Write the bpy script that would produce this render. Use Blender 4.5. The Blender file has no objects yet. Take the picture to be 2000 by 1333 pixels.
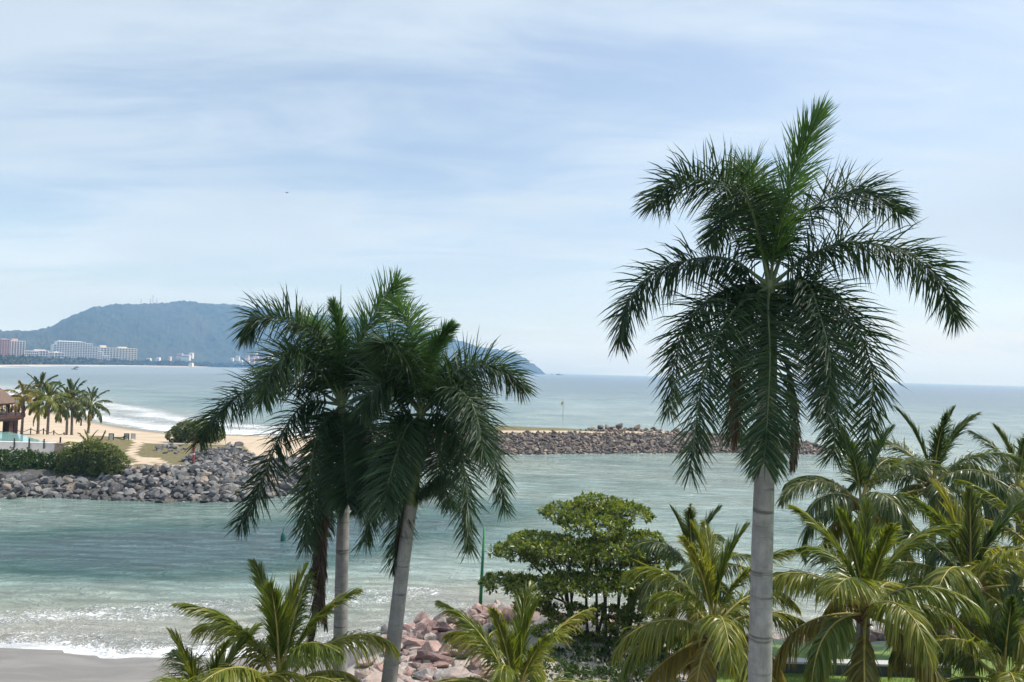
import bpy, bmesh, math, random
import numpy as np
from mathutils import Matrix, Vector
random.seed(7); rng = np.random.default_rng(11)
R = math.radians
scene = bpy.context.scene
C = scene.collection

# ------------------------------------------------------------------ camera, sky, sun, exposure
CAM_H = 13.5; F = 1450.0; PITCH = R(2.35); ROLL = R(1.54)
cam_d = bpy.data.cameras.new('camera'); cam = bpy.data.objects.new('camera', cam_d); C.objects.link(cam)
CM = Matrix.Rotation(R(90) + PITCH, 4, 'X') @ Matrix.Rotation(ROLL, 4, 'Z')
cam.matrix_world = Matrix.Translation((0, 0, CAM_H)) @ CM
cam_d.sensor_width = 36; cam_d.lens = 36 * F / 2000; cam_d.clip_start = 0.2; cam_d.clip_end = 60000
scene.camera = cam

SUN_AZ, SUN_EL = R(76), R(55)
world = bpy.data.worlds.new('World'); scene.world = world; world.use_nodes = True
def build_world():
    nt = world.node_tree; nt.nodes.clear(); N = nt.nodes.new; K = nt.links.new
    out = N('ShaderNodeOutputWorld'); bg = N('ShaderNodeBackground'); K(bg.outputs[0], out.inputs[0])
    sky = N('ShaderNodeTexSky'); sky.sky_type = 'NISHITA'; sky.sun_disc = False
    sky.sun_elevation = SUN_EL; sky.sun_rotation = SUN_AZ; sky.air_density = 1.0; sky.dust_density = 1.5; sky.ozone_density = 1.5
    tc = N('ShaderNodeTexCoord'); sep = N('ShaderNodeSeparateXYZ'); K(tc.outputs['Generated'], sep.inputs[0])
    def M(op, a, b=None, clamp=False):
        n = N('ShaderNodeMath'); n.operation = op; n.use_clamp = clamp
        for i, v in enumerate((a, b)):
            if v is None: continue
            if isinstance(v, (int, float)): n.inputs[i].default_value = v
            else: K(v, n.inputs[i])
        return n.outputs[0]
    zz = M('ADD', M('MAXIMUM', sep.outputs[2], 0.0), 0.16)
    u = M('DIVIDE', M('MULTIPLY', sep.outputs[0], -1.0), zz); v = M('DIVIDE', sep.outputs[1], zz)
    cmb = N('ShaderNodeCombineXYZ'); K(u, cmb.inputs[0]); K(v, cmb.inputs[1])
    def noise(rot, scl, off, detail, rough, dist=0.0):
        mp = N('ShaderNodeMapping'); mp.inputs['Rotation'].default_value = (0, 0, R(rot)); mp.inputs['Scale'].default_value = scl; mp.inputs['Location'].default_value = off
        K(cmb.outputs[0], mp.inputs[0])
        n = N('ShaderNodeTexNoise'); n.inputs['Scale'].default_value = 1; n.inputs['Detail'].default_value = detail; n.inputs['Roughness'].default_value = rough; n.inputs['Distortion'].default_value = dist
        K(mp.outputs[0], n.inputs['Vector']); return n.outputs[0]
    big = noise(20, (0.42, 0.42, 1), (3.3, 1.2, 0), 3, 0.5)
    mid = noise(50, (0.55, 1.2, 1), (0.4, 5.2, 0), 6, 0.52, 0.6)
    fine = noise(62, (1.0, 3.0, 1), (7.4, 2.2, 0), 8, 0.62, 1.2)
    m = M('ADD', M('MULTIPLY', big, 1.0), M('ADD', M('MULTIPLY', mid, 0.85), M('MULTIPLY', fine, 0.55)))
    mr = N('ShaderNodeMapRange'); mr.interpolation_type = 'SMOOTHSTEP'; K(m, mr.inputs[0])
    mr.inputs[1].default_value = 0.98; mr.inputs[2].default_value = 1.36; mr.inputs[3].default_value = 0.26; mr.inputs[4].default_value = 0.93
    # cloud sheet: thick parts greyer, thin parts whiter
    cr = N('ShaderNodeMapRange'); K(big, cr.inputs[0]); cr.inputs[1].default_value = 0.35; cr.inputs[2].default_value = 0.65; cr.inputs[3].default_value = 0.0; cr.inputs[4].default_value = 1.0
    cc = N('ShaderNodeMix'); cc.data_type = 'RGBA'; K(cr.outputs[0], cc.inputs[0])
    cc.inputs[6].default_value = (4.7, 5.45, 6.2, 1); cc.inputs[7].default_value = (3.55, 4.25, 5.0, 1)
    mx = N('ShaderNodeMix'); mx.data_type = 'RGBA'
    K(mr.outputs[0], mx.inputs[0]); K(sky.outputs[0], mx.inputs[6]); K(cc.outputs[2], mx.inputs[7])
    K(mx.outputs[2], bg.inputs[0]); bg.inputs[1].default_value = 0.15
build_world()
sun_d = bpy.data.lights.new('sun', 'SUN'); sun = bpy.data.objects.new('sun', sun_d); C.objects.link(sun)
sun_d.energy = 4.4; sun_d.angle = R(1.2); sun_d.color = (1.0, 0.96, 0.90)
sdir = Vector((math.sin(SUN_AZ) * math.cos(SUN_EL), math.cos(SUN_AZ) * math.cos(SUN_EL), math.sin(SUN_EL)))
sun.rotation_euler = sdir.to_track_quat('Z', 'Y').to_euler(); sun.location = (20, 10, 60)
scene.render.engine = 'CYCLES'
vs = scene.view_settings; vs.view_transform = 'Standard'; vs.look = 'None'; vs.exposure = 0.17; vs.gamma = 1.0
scene.cycles.max_bounces = 6; scene.cycles.transparent_max_bounces = 8

# ------------------------------------------------------------------ helpers
CM3 = np.array(CM.to_3x3())
def P(px, py, depth):                       # the place seen at a spot of the photograph, depth metres ahead
    d = CM3 @ np.array([(px - 1000) / F, -(py - 666.5) / F, -1.0]); d = d / d[1]
    return np.array([0, 0, CAM_H]) + d * depth
def G(px, py, z=0.0):                       # the same, on level z
    d = CM3 @ np.array([(px - 1000) / F, -(py - 666.5) / F, -1.0])
    return np.array([0, 0, CAM_H]) + d * ((z - CAM_H) / d[2])
def tag(o, label=None, cat=None, group=None, kind=None):
    if label: o['label'] = label
    if cat: o['category'] = cat
    if group: o['group'] = group
    if kind: o['kind'] = kind
    return o
def mesh_np(name, V, faces, mats, parent=None, smooth=False, uv=None, loc=None, midx=None):
    """faces: (n,k) array, or list of such arrays"""
    me = bpy.data.meshes.new(name); V = np.asarray(V, dtype=np.float32)
    fl = faces if isinstance(faces, list) else [faces]
    fl = [np.asarray(f, dtype=np.int32) for f in fl if len(f)]
    me.vertices.add(len(V)); me.vertices.foreach_set('co', V.ravel())
    loops = np.concatenate([f.ravel() for f in fl]); sizes = np.concatenate([np.full(len(f), f.shape[1], np.int32) for f in fl])
    starts = np.concatenate([[0], np.cumsum(sizes)[:-1]]).astype(np.int32)
    me.loops.add(len(loops)); me.loops.foreach_set('vertex_index', loops)
    me.polygons.add(len(sizes)); me.polygons.foreach_set('loop_start', starts); me.polygons.foreach_set('loop_total', sizes)
    if smooth: me.polygons.foreach_set('use_smooth', np.ones(len(sizes), bool))
    for m in (mats if isinstance(mats, (list, tuple)) else [mats]): me.materials.append(m)
    if midx is not None: me.polygons.foreach_set('material_index', np.asarray(midx, np.int32))
    me.update(calc_edges=True); me.validate()
    o = bpy.data.objects.new(name, me); C.objects.link(o)
    if parent: o.parent = parent
    if loc is not None: o.location = loc
    return o
def attr(o, name, vals):
    a = o.data.attributes.new(name, 'FLOAT', 'POINT'); a.data.foreach_set('value', np.asarray(vals, np.float32).ravel())
def empty(name, loc, label=None, cat=None, group=None, rz=0):
    o = bpy.data.objects.new(name, None); C.objects.link(o); o.location = tuple(loc); o.rotation_euler = (0, 0, rz); o.empty_display_size = 0.3
    return tag(o, label, cat, group)
class MB:                                   # collects boxes, tubes, prisms into one mesh
    def __init__(s): s.V = []; s.F = []; s.n = 0
    def add(s, V, F):
        s.V.append(np.asarray(V, float)); s.F += [tuple(i + s.n for i in f) for f in F]; s.n += len(V); return s
    def box(s, a, b):
        x0, y0, z0 = a; x1, y1, z1 = b
        return s.add([(x0,y0,z0),(x1,y0,z0),(x1,y1,z0),(x0,y1,z0),(x0,y0,z1),(x1,y0,z1),(x1,y1,z1),(x0,y1,z1)],
                     [(0,3,2,1),(4,5,6,7),(0,1,5,4),(1,2,6,5),(2,3,7,6),(3,0,4,7)])
    def tube(s, pts, rad, k=8, cap=True):
        V, Fq, caps = tube_np(np.asarray(pts, float), np.asarray(rad, float) if np.ndim(rad) else np.full(len(pts), rad), k)
        F = [tuple(f) for f in Fq]
        if cap: F += caps
        return s.add(V, F)
    def lathe(s, c, prof, k=16):
        V = []; F = []
        for r, z in prof:
            for i in range(k): V.append((c[0] + r * math.cos(2*math.pi*i/k), c[1] + r * math.sin(2*math.pi*i/k), c[2] + z))
        for j in range(len(prof) - 1):
            for i in range(k): F.append((j*k+i, j*k+(i+1) % k, (j+1)*k+(i+1) % k, (j+1)*k+i))
        F.append(tuple(reversed(range(k)))); F.append(tuple(range((len(prof)-1)*k, len(prof)*k)))
        return s.add(V, F)
    def build(s, name, mat, parent=None, smooth=False, loc=None):
        me = bpy.data.meshes.new(name); me.from_pydata([tuple(v) for v in np.concatenate(s.V)], [], s.F)
        me.materials.append(mat)
        if smooth:
            for p in me.polygons: p.use_smooth = len(p.vertices) <= 4
        o = bpy.data.objects.new(name, me); C.objects.link(o)
        if parent: o.parent = parent
        if loc is not None: o.location = loc
        return o
def unit(v): return v / np.maximum(np.linalg.norm(v, axis=-1, keepdims=True), 1e-9)
def frames(pts):
    T = unit(np.gradient(pts, axis=0)); U = np.zeros_like(T)
    u = np.array([0, 0, 1.0]) - T[0] * T[0][2]
    if np.linalg.norm(u) < 0.25:
        h = pts[-1] - pts[0]; h = np.array([-h[0], -h[1], 0.0]) + np.array([1e-3, 2e-3, 0]); u = h - T[0] * (h @ T[0])
    u /= np.linalg.norm(u)
    for i in range(len(T)):
        u = u - T[i] * (u @ T[i]); u /= np.linalg.norm(u); U[i] = u
    return T, U, np.cross(T, U)
def tube_np(pts, rad, k=8):
    T, U, S = frames(pts); a = np.arange(k) * 2 * math.pi / k
    V = pts[:, None] + rad[:, None, None] * (np.cos(a)[None, :, None] * U[:, None] + np.sin(a)[None, :, None] * S[:, None])
    n = len(pts); i = np.arange(n - 1)[:, None] * k; j = np.arange(k)[None]; jn = (j + 1) % k
    Fq = np.stack([i + j, i + jn, i + k + jn, i + k + j], -1).reshape(-1, 4)
    return V.reshape(-1, 3), Fq, [tuple(reversed(range(k))), tuple(range((n-1)*k, n*k))]
def spline(ctrl, n=40):
    c = np.asarray(ctrl, float); c = np.vstack([2*c[0]-c[1], c, 2*c[-1]-c[-2]]); out = []
    segs = len(c) - 3
    for t in np.linspace(0, segs - 1e-6, n):
        i = int(t); f = t - i; p0, p1, p2, p3 = c[i:i+4]
        out.append(0.5*((2*p1)+(-p0+p2)*f+(2*p0-5*p1+4*p2-p3)*f*f+(-p0+3*p1-3*p2+p3)*f**3))
    return np.array(out)
def vnoise(x, y, seed=0):                   # smooth value noise, vectorised
    xi = np.floor(x).astype(np.int64); yi = np.floor(y).astype(np.int64); fx = x - xi; fy = y - yi
    fx = fx*fx*(3-2*fx); fy = fy*fy*(3-2*fy)
    def h(a, b):
        n = (a * 374761393 + b * 668265263 + seed * 974634) & 0xffffffff
        n = ((n ^ (n >> 13)) * 1274126177) & 0xffffffff
        return ((n ^ (n >> 16)) & 0xffff) / 65535.0
    return (h(xi, yi)*(1-fx)+h(xi+1, yi)*fx)*(1-fy) + (h(xi, yi+1)*(1-fx)+h(xi+1, yi+1)*fx)*fy
def fbm(x, y, o=4, seed=0):
    s = 0; a = 0.5
    for k in range(o): s = s + a * vnoise(x*2**k, y*2**k, seed+k); a *= 0.5
    return s
def dist_poly(X, Y, pts):
    d = np.full(X.shape, 1e9)
    for (ax, ay), (bx, by) in zip(pts[:-1], pts[1:]):
        dx, dy = bx-ax, by-ay; t = np.clip(((X-ax)*dx+(Y-ay)*dy)/(dx*dx+dy*dy+1e-9), 0, 1)
        d = np.minimum(d, np.hypot(X-ax-t*dx, Y-ay-t*dy))
    return d
def inside(X, Y, poly):
    r = np.zeros(X.shape, bool); n = len(poly)
    for i in range(n):
        (ax, ay), (bx, by) = poly[i], poly[(i+1) % n]
        if ay == by: continue
        c = ((ay > Y) != (by > Y)) & (X < (bx-ax)*(Y-ay)/(by-ay)+ax); r ^= c
    return r
def grid_faces(nx, ny):
    i = np.arange(ny-1)[:, None]*nx; j = np.arange(nx-1)[None]
    return np.stack([i+j, i+j+1, i+nx+j+1, i+nx+j], -1).reshape(-1, 4)
def sstep(a, b, x): t = np.clip((x-a)/(b-a), 0, 1); return t*t*(3-2*t)

# ------------------------------------------------------------------ materials
class NT:
    def __init__(s, name):
        s.m = bpy.data.materials.new(name); s.m.use_nodes = True; s.t = s.m.node_tree; s.t.nodes.clear()
        s.out = s.N('ShaderNodeOutputMaterial'); s.b = s.N('ShaderNodeBsdfPrincipled'); s.K(s.b.outputs[0], s.out.inputs[0])
    def N(s, t): return s.t.nodes.new(t)
    def K(s, a, b): s.t.links.new(a, b)
    def put(s, inp, v):
        if isinstance(v, (int, float, tuple)): inp.default_value = v
        else: s.K(v, inp)
    def set(s, **kw):
        for k, v in kw.items(): s.put(s.b.inputs[k.replace('_', ' ')], v)
    def coord(s, kind='Object'):
        if kind == 'World': return s.N('ShaderNodeNewGeometry').outputs['Position']
        return s.N('ShaderNodeTexCoord').outputs[kind]
    def mapped(s, vec, scale=(1,1,1), rot=(0,0,0)):
        n = s.N('ShaderNodeMapping'); n.inputs['Scale'].default_value = scale; n.inputs['Rotation'].default_value = rot; s.K(vec, n.inputs[0]); return n.outputs[0]
    def noise(s, vec, scale=1, detail=4, rough=0.55, dist=0.0):
        n = s.N('ShaderNodeTexNoise'); n.inputs['Scale'].default_value = scale; n.inputs['Detail'].default_value = detail
        n.inputs['Roughness'].default_value = rough; n.inputs['Distortion'].default_value = dist; s.K(vec, n.inputs['Vector']); return n.outputs[0]
    def math(s, op, a, b=0.0, clamp=False):
        n = s.N('ShaderNodeMath'); n.operation = op; n.use_clamp = clamp; s.put(n.inputs[0], a); s.put(n.inputs[1], b); return n.outputs[0]
    def rng(s, v, a, b, c=0.0, d=1.0, smooth=True):
        n = s.N('ShaderNodeMapRange'); n.interpolation_type = 'SMOOTHSTEP' if smooth else 'LINEAR'
        s.put(n.inputs[0], v)
        for i, q in enumerate((a, b, c, d)): s.put(n.inputs[i+1], q)
        return n.outputs[0]
    def mix(s, f, a, b):
        n = s.N('ShaderNodeMix'); n.data_type = 'RGBA'; s.put(n.inputs[0], f)
        for i, v in ((6, a), (7, b)): s.put(n.inputs[i], v + (1,) if isinstance(v, tuple) and len(v) == 3 else v)
        return n.outputs[2]
    def ramp(s, f, stops, const=False):
        n = s.N('ShaderNodeValToRGB'); e = n.color_ramp.elements
        if const: n.color_ramp.interpolation = 'CONSTANT'
        while len(e) < len(stops): e.new(0.5)
        for q, (p, c) in zip(e, stops): q.position = p; q.color = tuple(c) + (1,)
        s.put(n.inputs[0], f); return n.outputs[0]
    def bump(s, h, strength=0.5, dist=0.05, normal=None):
        n = s.N('ShaderNodeBump'); n.inputs['Strength'].default_value = strength; n.inputs['Distance'].default_value = dist; s.K(h, n.inputs['Height'])
        if normal is not None: s.K(normal, n.inputs['Normal'])
        return n.outputs[0]
    def attr(s, name): n = s.N('ShaderNodeAttribute'); n.attribute_name = name; return n.outputs['Fac']
    def rand(s):
        a = s.N('ShaderNodeObjectInfo').outputs['Random']; b = s.N('ShaderNodeNewGeometry').outputs['Random Per Island']
        return s.math('FRACT', s.math('ADD', a, b))
    def island(s): return s.N('ShaderNodeNewGeometry').outputs['Random Per Island']

def mat_plain(name, col, rough=0.7, var=0.12, scale=3.0, metal=0.0, bump=0.15, kind='Object'):
    n = NT(name); c = n.coord(kind); k = n.noise(c, scale, 5, 0.6); f = n.rng(k, 0.3, 0.7)
    lo = tuple(max(0, q*(1-var)) for q in col); hi = tuple(min(1, q*(1+var)) for q in col)
    n.set(Base_Color=n.mix(f, lo, hi), Roughness=rough, Metallic=metal)
    if bump: n.set(Normal=n.bump(n.noise(c, scale*6, 4), bump, 0.02))
    return n.m
def mat_leaf(name, stops, trans=0.3, rough=0.45, tint=0.35, spec=0.5):
    n = NT(name); r = n.island(); o = n.N('ShaderNodeObjectInfo').outputs['Random']
    f = n.math('ADD', n.math('MULTIPLY', r, 1-tint), n.math('MULTIPLY', o, tint))
    col = n.ramp(f, stops); n.set(Base_Color=col, Roughness=rough)
    n.b.inputs['Specular IOR Level'].default_value = spec
    if trans:
        t = n.N('ShaderNodeBsdfTranslucent'); mx = n.N('ShaderNodeMixShader'); mx.inputs[0].default_value = trans
        br = n.N('ShaderNodeMix'); br.data_type = 'RGBA'; br.blend_type = 'MULTIPLY'; br.inputs[0].default_value = 1; n.K(col, br.inputs[6]); br.inputs[7].default_value = (1.7, 1.6, 0.55, 1)
        n.K(br.outputs[2], t.inputs[0]); n.K(n.b.outputs[0], mx.inputs[1]); n.K(t.outputs[0], mx.inputs[2]); n.K(mx.outputs[0], n.out.inputs[0])
    return n.m
def mat_rock(name, stops, scale=1.5):
    n = NT(name); c = n.coord('Object'); base = n.ramp(n.rand(), stops)
    k = n.noise(c, scale, 6, 0.65); k2 = n.noise(c, scale*5, 5, 0.7)
    dk = n.mix(n.rng(k, 0.35, 0.7, 0.45, 0.0), base, (0.05, 0.048, 0.046))
    lt = n.mix(n.rng(k2, 0.52, 0.75, 0, 0.45), dk, (0.5, 0.46, 0.42))
    wz = n.N('ShaderNodeSeparateXYZ'); n.K(n.coord('World'), wz.inputs[0])
    wet = n.rng(n.math('ADD', wz.outputs[2], n.math('MULTIPLY', k, 0.5)), 0.35, 0.75, 0.72, 0.0)    # tide line
    n.set(Base_Color=n.mix(wet, lt, (0.035, 0.033, 0.03)), Roughness=n.rng(wet, 0, 0.7, 0.85, 0.45))
    n.set(Normal=n.bump(n.math('ADD', k, n.math('MULTIPLY', k2, 0.4)), 0.7, 0.12)); return n.m

def mat_water():
    n = NT('sea_water'); w = n.coord('World')
    shore = n.attr('shore'); deep = n.attr('deep'); surf = n.attr('surf'); dist = n.attr('away')
    big = n.noise(w, 0.05, 4, 0.55, 0.5); med = n.noise(n.mapped(w, (0.35, 1, 1), (0, 0, R(12))), 0.35, 5, 0.6, 0.4)
    dd = n.math('ADD', deep, n.math('MULTIPLY', n.math('SUBTRACT', big, 0.5), 0.55), True)
    body = n.ramp(dd, [(0.0, (0.50, 0.465, 0.40)), (0.22, (0.40, 0.43, 0.36)), (0.48, (0.335, 0.425, 0.38)), (0.72, (0.085, 0.165, 0.145)), (1.0, (0.11, 0.165, 0.18))])
    # wind streaks and gust patches
    gust = n.noise(n.mapped(w, (0.006, 0.035, 1), (0, 0, R(6))), 1, 5, 0.6, 0.6)
    body = n.mix(n.rng(gust, 0.4, 0.68, 0, 0.35), body, (0.06, 0.14, 0.16))
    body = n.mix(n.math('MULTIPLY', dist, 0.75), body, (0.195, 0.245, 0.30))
    # foam
    lace = n.N('ShaderNodeTexVoronoi'); lace.feature = 'DISTANCE_TO_EDGE'; lace.inputs['Scale'].default_value = 2.6
    wob = n.N('ShaderNodeVectorMath'); wob.operation = 'MULTIPLY_ADD'
    nv = n.N('ShaderNodeTexNoise'); nv.inputs['Scale'].default_value = 1.4; nv.inputs['Detail'].default_value = 5; n.K(w, nv.inputs['Vector'])
    n.K(nv.outputs['Color'], wob.inputs[0]); wob.inputs[1].default_value = (2.4, 2.4, 0.2); n.K(n.mapped(w, (0.75, 1.25, 1)), wob.inputs[2]); n.K(wob.outputs[0], lace.inputs['Vector'])
    lines = n.rng(lace.outputs['Distance'], 0.0, 0.16, 1.0, 0.0)
    speck = n.math('ADD', n.noise(w, 4.2, 6, 0.7), n.math('MULTIPLY', n.math('SUBTRACT', n.noise(n.mapped(w, (0.5, 1.1, 1), (0, 0, R(25))), 0.55, 5, 0.65, 0.8), 0.5), 0.75))
    thr = n.math('SUBTRACT', 1.02, surf)
    f1 = n.rng(n.math('ADD', n.math('MULTIPLY', lines, 0.30), n.math('MULTIPLY', speck, 0.95)), n.math('MULTIPLY', thr, 1.0), n.math('ADD', n.math('MULTIPLY', thr, 1.0), 0.22))
    swash = n.rng(n.math('ADD', shore, n.math('MULTIPLY', n.math('SUBTRACT', speck, 0.5), 1.2)), 0.2, 0.9, 0.0, 0.0)
    foam = n.math('MULTIPLY', f1, n.rng(surf, 0.02, 0.2))
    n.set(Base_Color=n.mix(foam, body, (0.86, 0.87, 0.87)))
    n.b.inputs['IOR'].default_value = 1.333
    n.set(Roughness=n.math('MAXIMUM', n.math('MULTIPLY', foam, 0.7), n.rng(dist, 0.0, 1.0, 0.09, 0.42)))
    # waves
    r1 = n.noise(n.mapped(w, (0.34, 0.95, 1), (0, 0, R(-16))), 1.0, 6, 0.66, 1.0)
    r2 = n.noise(n.mapped(w, (0.10, 0.30, 1), (0, 0, R(-8))), 1.0, 4, 0.55, 0.3)
    r3 = n.noise(n.mapped(w, (0.012, 0.05, 1), (0, 0, R(4))), 1.0, 5, 0.6, 0.3)
    h = n.math('ADD', n.math('MULTIPLY', r1, 1.15), n.math('ADD', n.math('MULTIPLY', r2, 1.7), n.math('MULTIPLY', r3, 3.0)))
    h = n.math('ADD', h, n.math('MULTIPLY', foam, 0.16))
    n.set(Normal=n.bump(h, 1.0, 0.85)); return n.m

def mat_near_ground():
    n = NT('beach_and_garden_ground'); w = n.coord('World'); g = n.attr('grass'); wet = n.attr('wet')
    k = n.noise(w, 0.6, 5, 0.6); k2 = n.noise(w, 30, 4, 0.7)
    sand = n.mix(n.rng(k, 0.3, 0.7), (0.40, 0.36, 0.31), (0.48, 0.43, 0.37)); sand = n.mix(n.rng(k2, 0.5, 0.75, 0, 0.25), sand, (0.28, 0.24, 0.2))
    sand = n.mix(wet, sand, n.mix(n.rng(n.noise(n.mapped(w, (0.25, 0.8, 1)), 1.0, 6, 0.65, 0.8), 0.35, 0.68), (0.185, 0.168, 0.15), (0.265, 0.24, 0.215)))
    gr = n.mix(n.rng(n.noise(w, 3, 6, 0.7), 0.3, 0.7), (0.10, 0.17, 0.03), (0.17, 0.25, 0.045))
    n.set(Base_Color=n.mix(n.rng(n.math('ADD', g, n.math('MULTIPLY', n.math('SUBTRACT', k, 0.5), 0.3)), 0.4, 0.6), n.mix(n.attr('stony_shade'), sand, n.mix(k, (0.06, 0.05, 0.045), (0.17, 0.14, 0.12))), gr), Roughness=n.rng(wet, 0, 1, 0.9, 0.38))  # ground between boulders: dark stone colour with the gap shade painted in
    n.set(Normal=n.bump(n.math('ADD', k2, n.math('MULTIPLY', k, 2.0)), 0.25, 0.04)); return n.m
def mat_spit():
    n = NT('spit_sand_and_scrub'); w = n.coord('World'); g = n.attr('grass'); wet = n.attr('wet'); path = n.attr('path')
    k = n.noise(w, 0.25, 6, 0.65); k2 = n.noise(w, 2.5, 5, 0.7)
    sand = n.mix(n.rng(k, 0.3, 0.7), (0.44, 0.34, 0.24), (0.56, 0.45, 0.33)); sand = n.mix(n.rng(k2, 0.5, 0.8, 0, 0.3), sand, (0.36, 0.27, 0.18))
    sand = n.mix(wet, sand, (0.25, 0.19, 0.135))
    gr = n.mix(n.rng(k2, 0.3, 0.7), (0.10, 0.09, 0.035), (0.20, 0.165, 0.075))
    gr = n.mix(n.rng(n.noise(w, 0.8, 5, 0.7), 0.55, 0.7, 0, 0.8), gr, (0.085, 0.095, 0.03))
    gg = n.rng(n.math('ADD', g, n.math('MULTIPLY', n.math('SUBTRACT', k2, 0.5), 0.6)), 0.35, 0.65)
    gg = n.math('MULTIPLY', gg, n.rng(n.math('ADD', path, n.math('MULTIPLY', n.math('SUBTRACT', k2, 0.5), 0.5)), 0.4, 0.65, 1.0, 0.0))
    n.set(Base_Color=n.mix(n.rng(n.math('ADD', n.attr('stony_shade'), n.math('MULTIPLY', n.math('SUBTRACT', k2, 0.5), 0.6)), 0.4, 0.6), n.mix(gg, sand, gr), n.mix(k2, (0.045, 0.042, 0.04), (0.13, 0.12, 0.11))), Roughness=0.9); n.set(Normal=n.bump(n.math('ADD', k2, k), 0.5, 0.12)); return n.m  # dark stone colour also carries painted shade of the rock gaps
def mat_hill():
    n = NT('forested_hill'); w = n.coord('World'); bare = n.attr('bare')
    k = n.noise(w, 0.03, 6, 0.7); k2 = n.noise(w, 0.004, 5, 0.6)
    gcol = n.mix(n.rng(k, 0.35, 0.65), (0.012, 0.024, 0.012), (0.04, 0.055, 0.025)); gcol = n.mix(n.rng(k2, 0.45, 0.65, 0, 0.5), gcol, (0.06, 0.06, 0.035))
    col = n.mix(n.rng(n.math('ADD', bare, n.math('MULTIPLY', n.math('SUBTRACT', k, 0.5), 0.5)), 0.45, 0.6), gcol, (0.55, 0.45, 0.36))
    n.set(Base_Color=col, Roughness=0.95); n.set(Normal=n.bump(k, 1.0, 6.0)); return n.m
def mat_trunk(name, lo, hi, ring, zs=6.0, ringamt=0.7):
    n = NT(name); c = n.coord('Object')
    rings = n.noise(n.mapped(c, (0.35, 0.35, zs)), 1.0, 5, 0.7); blot = n.noise(c, 3.5, 6, 0.65); fib = n.noise(n.mapped(c, (25, 25, 1.5)), 1.0, 4, 0.6)
    col = n.mix(n.rng(blot, 0.3, 0.7), lo, hi); col = n.mix(n.rng(rings, 0.55, 0.64, 0, ringamt), col, ring)
    col = n.mix(n.rng(fib, 0.5, 0.8, 0, 0.3), col, ring); col = n.mix(n.rng(n.noise(n.mapped(c, (5, 5, 0.6)), 1.0, 5, 0.6), 0.5, 0.72, 0, 0.45), col, tuple(q*w for q, w in zip(lo, (0.72, 0.66, 0.58))))
    n.set(Base_Color=col, Roughness=0.88); n.set(Normal=n.bump(n.math('SUBTRACT', n.math('MULTIPLY', fib, 0.4), rings), 0.5, 0.03)); return n.m

M = {}
M['water'] = mat_water(); M['ground'] = mat_near_ground(); M['spit'] = mat_spit(); M['hill'] = mat_hill()
M['royal_leaf'] = mat_leaf('royal_palm_leaf', [(0, (0.014, 0.034, 0.017)), (0.6, (0.028, 0.062, 0.024)), (1, (0.06, 0.10, 0.035))], 0.22, 0.5, spec=.35)
M['royal_fresh'] = mat_leaf('royal_palm_young_leaf', [(0, (0.04, 0.10, 0.03)), (1, (0.085, 0.17, 0.045))], 0.3, 0.4)
M['coco_leaf'] = mat_leaf('coconut_leaf', [(0, (0.065, 0.11, 0.018)), (0.55, (0.16, 0.195, 0.028)), (1, (0.34, 0.30, 0.06))], 0.4, 0.36, 0.5)
M['coco_dark'] = mat_leaf('coconut_leaf_deep', [(0, (0.035, 0.07, 0.022)), (0.6, (0.08, 0.115, 0.03)), (1, (0.19, 0.19, 0.06))], 0.34, 0.38, 0.5)
M['coco_yellow'] = mat_leaf('coconut_leaf_yellowing', [(0, (0.12, 0.12, 0.02)), (0.6, (0.25, 0.2, 0.035)), (1, (0.36, 0.27, 0.07))], 0.3, 0.45, 0.4)
M['dead_leaf'] = mat_leaf('dead_frond', [(0, (0.035, 0.022, 0.016)), (0.6, (0.085, 0.055, 0.038)), (1, (0.17, 0.12, 0.08))], 0.1, 0.8)
M['rachis'] = mat_plain('royal_rachis', (0.085, 0.12, 0.045), 0.5, 0.2, 4)
M['rachis_y'] = mat_plain('coconut_rachis', (0.32, 0.27, 0.075), 0.5, 0.25, 4)
M['shaft'] = mat_plain('crownshaft_green', (0.11, 0.14, 0.045), 0.4, 0.2, 2)
M['royal_trunk'] = mat_trunk('royal_trunk', (0.20, 0.195, 0.19), (0.30, 0.29, 0.28), (0.075, 0.068, 0.064), 4.0, 0.85)
M['coco_trunk'] = mat_trunk('coconut_trunk', (0.13, 0.11, 0.09), (0.24, 0.21, 0.175), (0.06, 0.05, 0.04), 9.0, 0.6)
M['fibre'] = mat_plain('palm_fibre', (0.17, 0.075, 0.03), 0.9, 0.4, 8)
M['nut'] = mat_plain('coconut_husk', (0.24, 0.19, 0.04), 0.5, 0.3, 5)
M['bark'] = mat_trunk('tree_bark', (0.055, 0.047, 0.04), (0.11, 0.095, 0.08), (0.03, 0.026, 0.022), 3.0, 0.4)
M['tree_leaf'] = mat_leaf('almond_tree_leaf', [(0, (0.045, 0.085, 0.022)), (0.5, (0.13, 0.185, 0.035)), (0.9, (0.26, 0.30, 0.055)), (1, (0.25, 0.26, 0.06))], 0.35, 0.33, 0.0)
M['hedge_leaf'] = mat_leaf('hedge_leaf', [(0, (0.018, 0.045, 0.01)), (0.5, (0.04, 0.085, 0.017)), (1, (0.1, 0.145, 0.03))], 0.25, 0.4, 0.0)
M['scrub_leaf'] = mat_leaf('scrub_leaf', [(0, (0.055, 0.085, 0.025)), (1, (0.17, 0.20, 0.06))], 0.35, 0.5, 0.0)
M['far_leaf'] = mat_leaf('far_tree_leaf', [(0, (0.025, 0.045, 0.015)), (1, (0.08, 0.1, 0.035))], 0.1, 0.7, 0.0)
M['rock_grey'] = mat_rock('grey_rock', [(0, (0.06, 0.062, 0.066)), (0.45, (0.15, 0.15, 0.155)), (0.8, (0.27, 0.265, 0.26)), (1, (0.36, 0.29, 0.22))])
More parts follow.
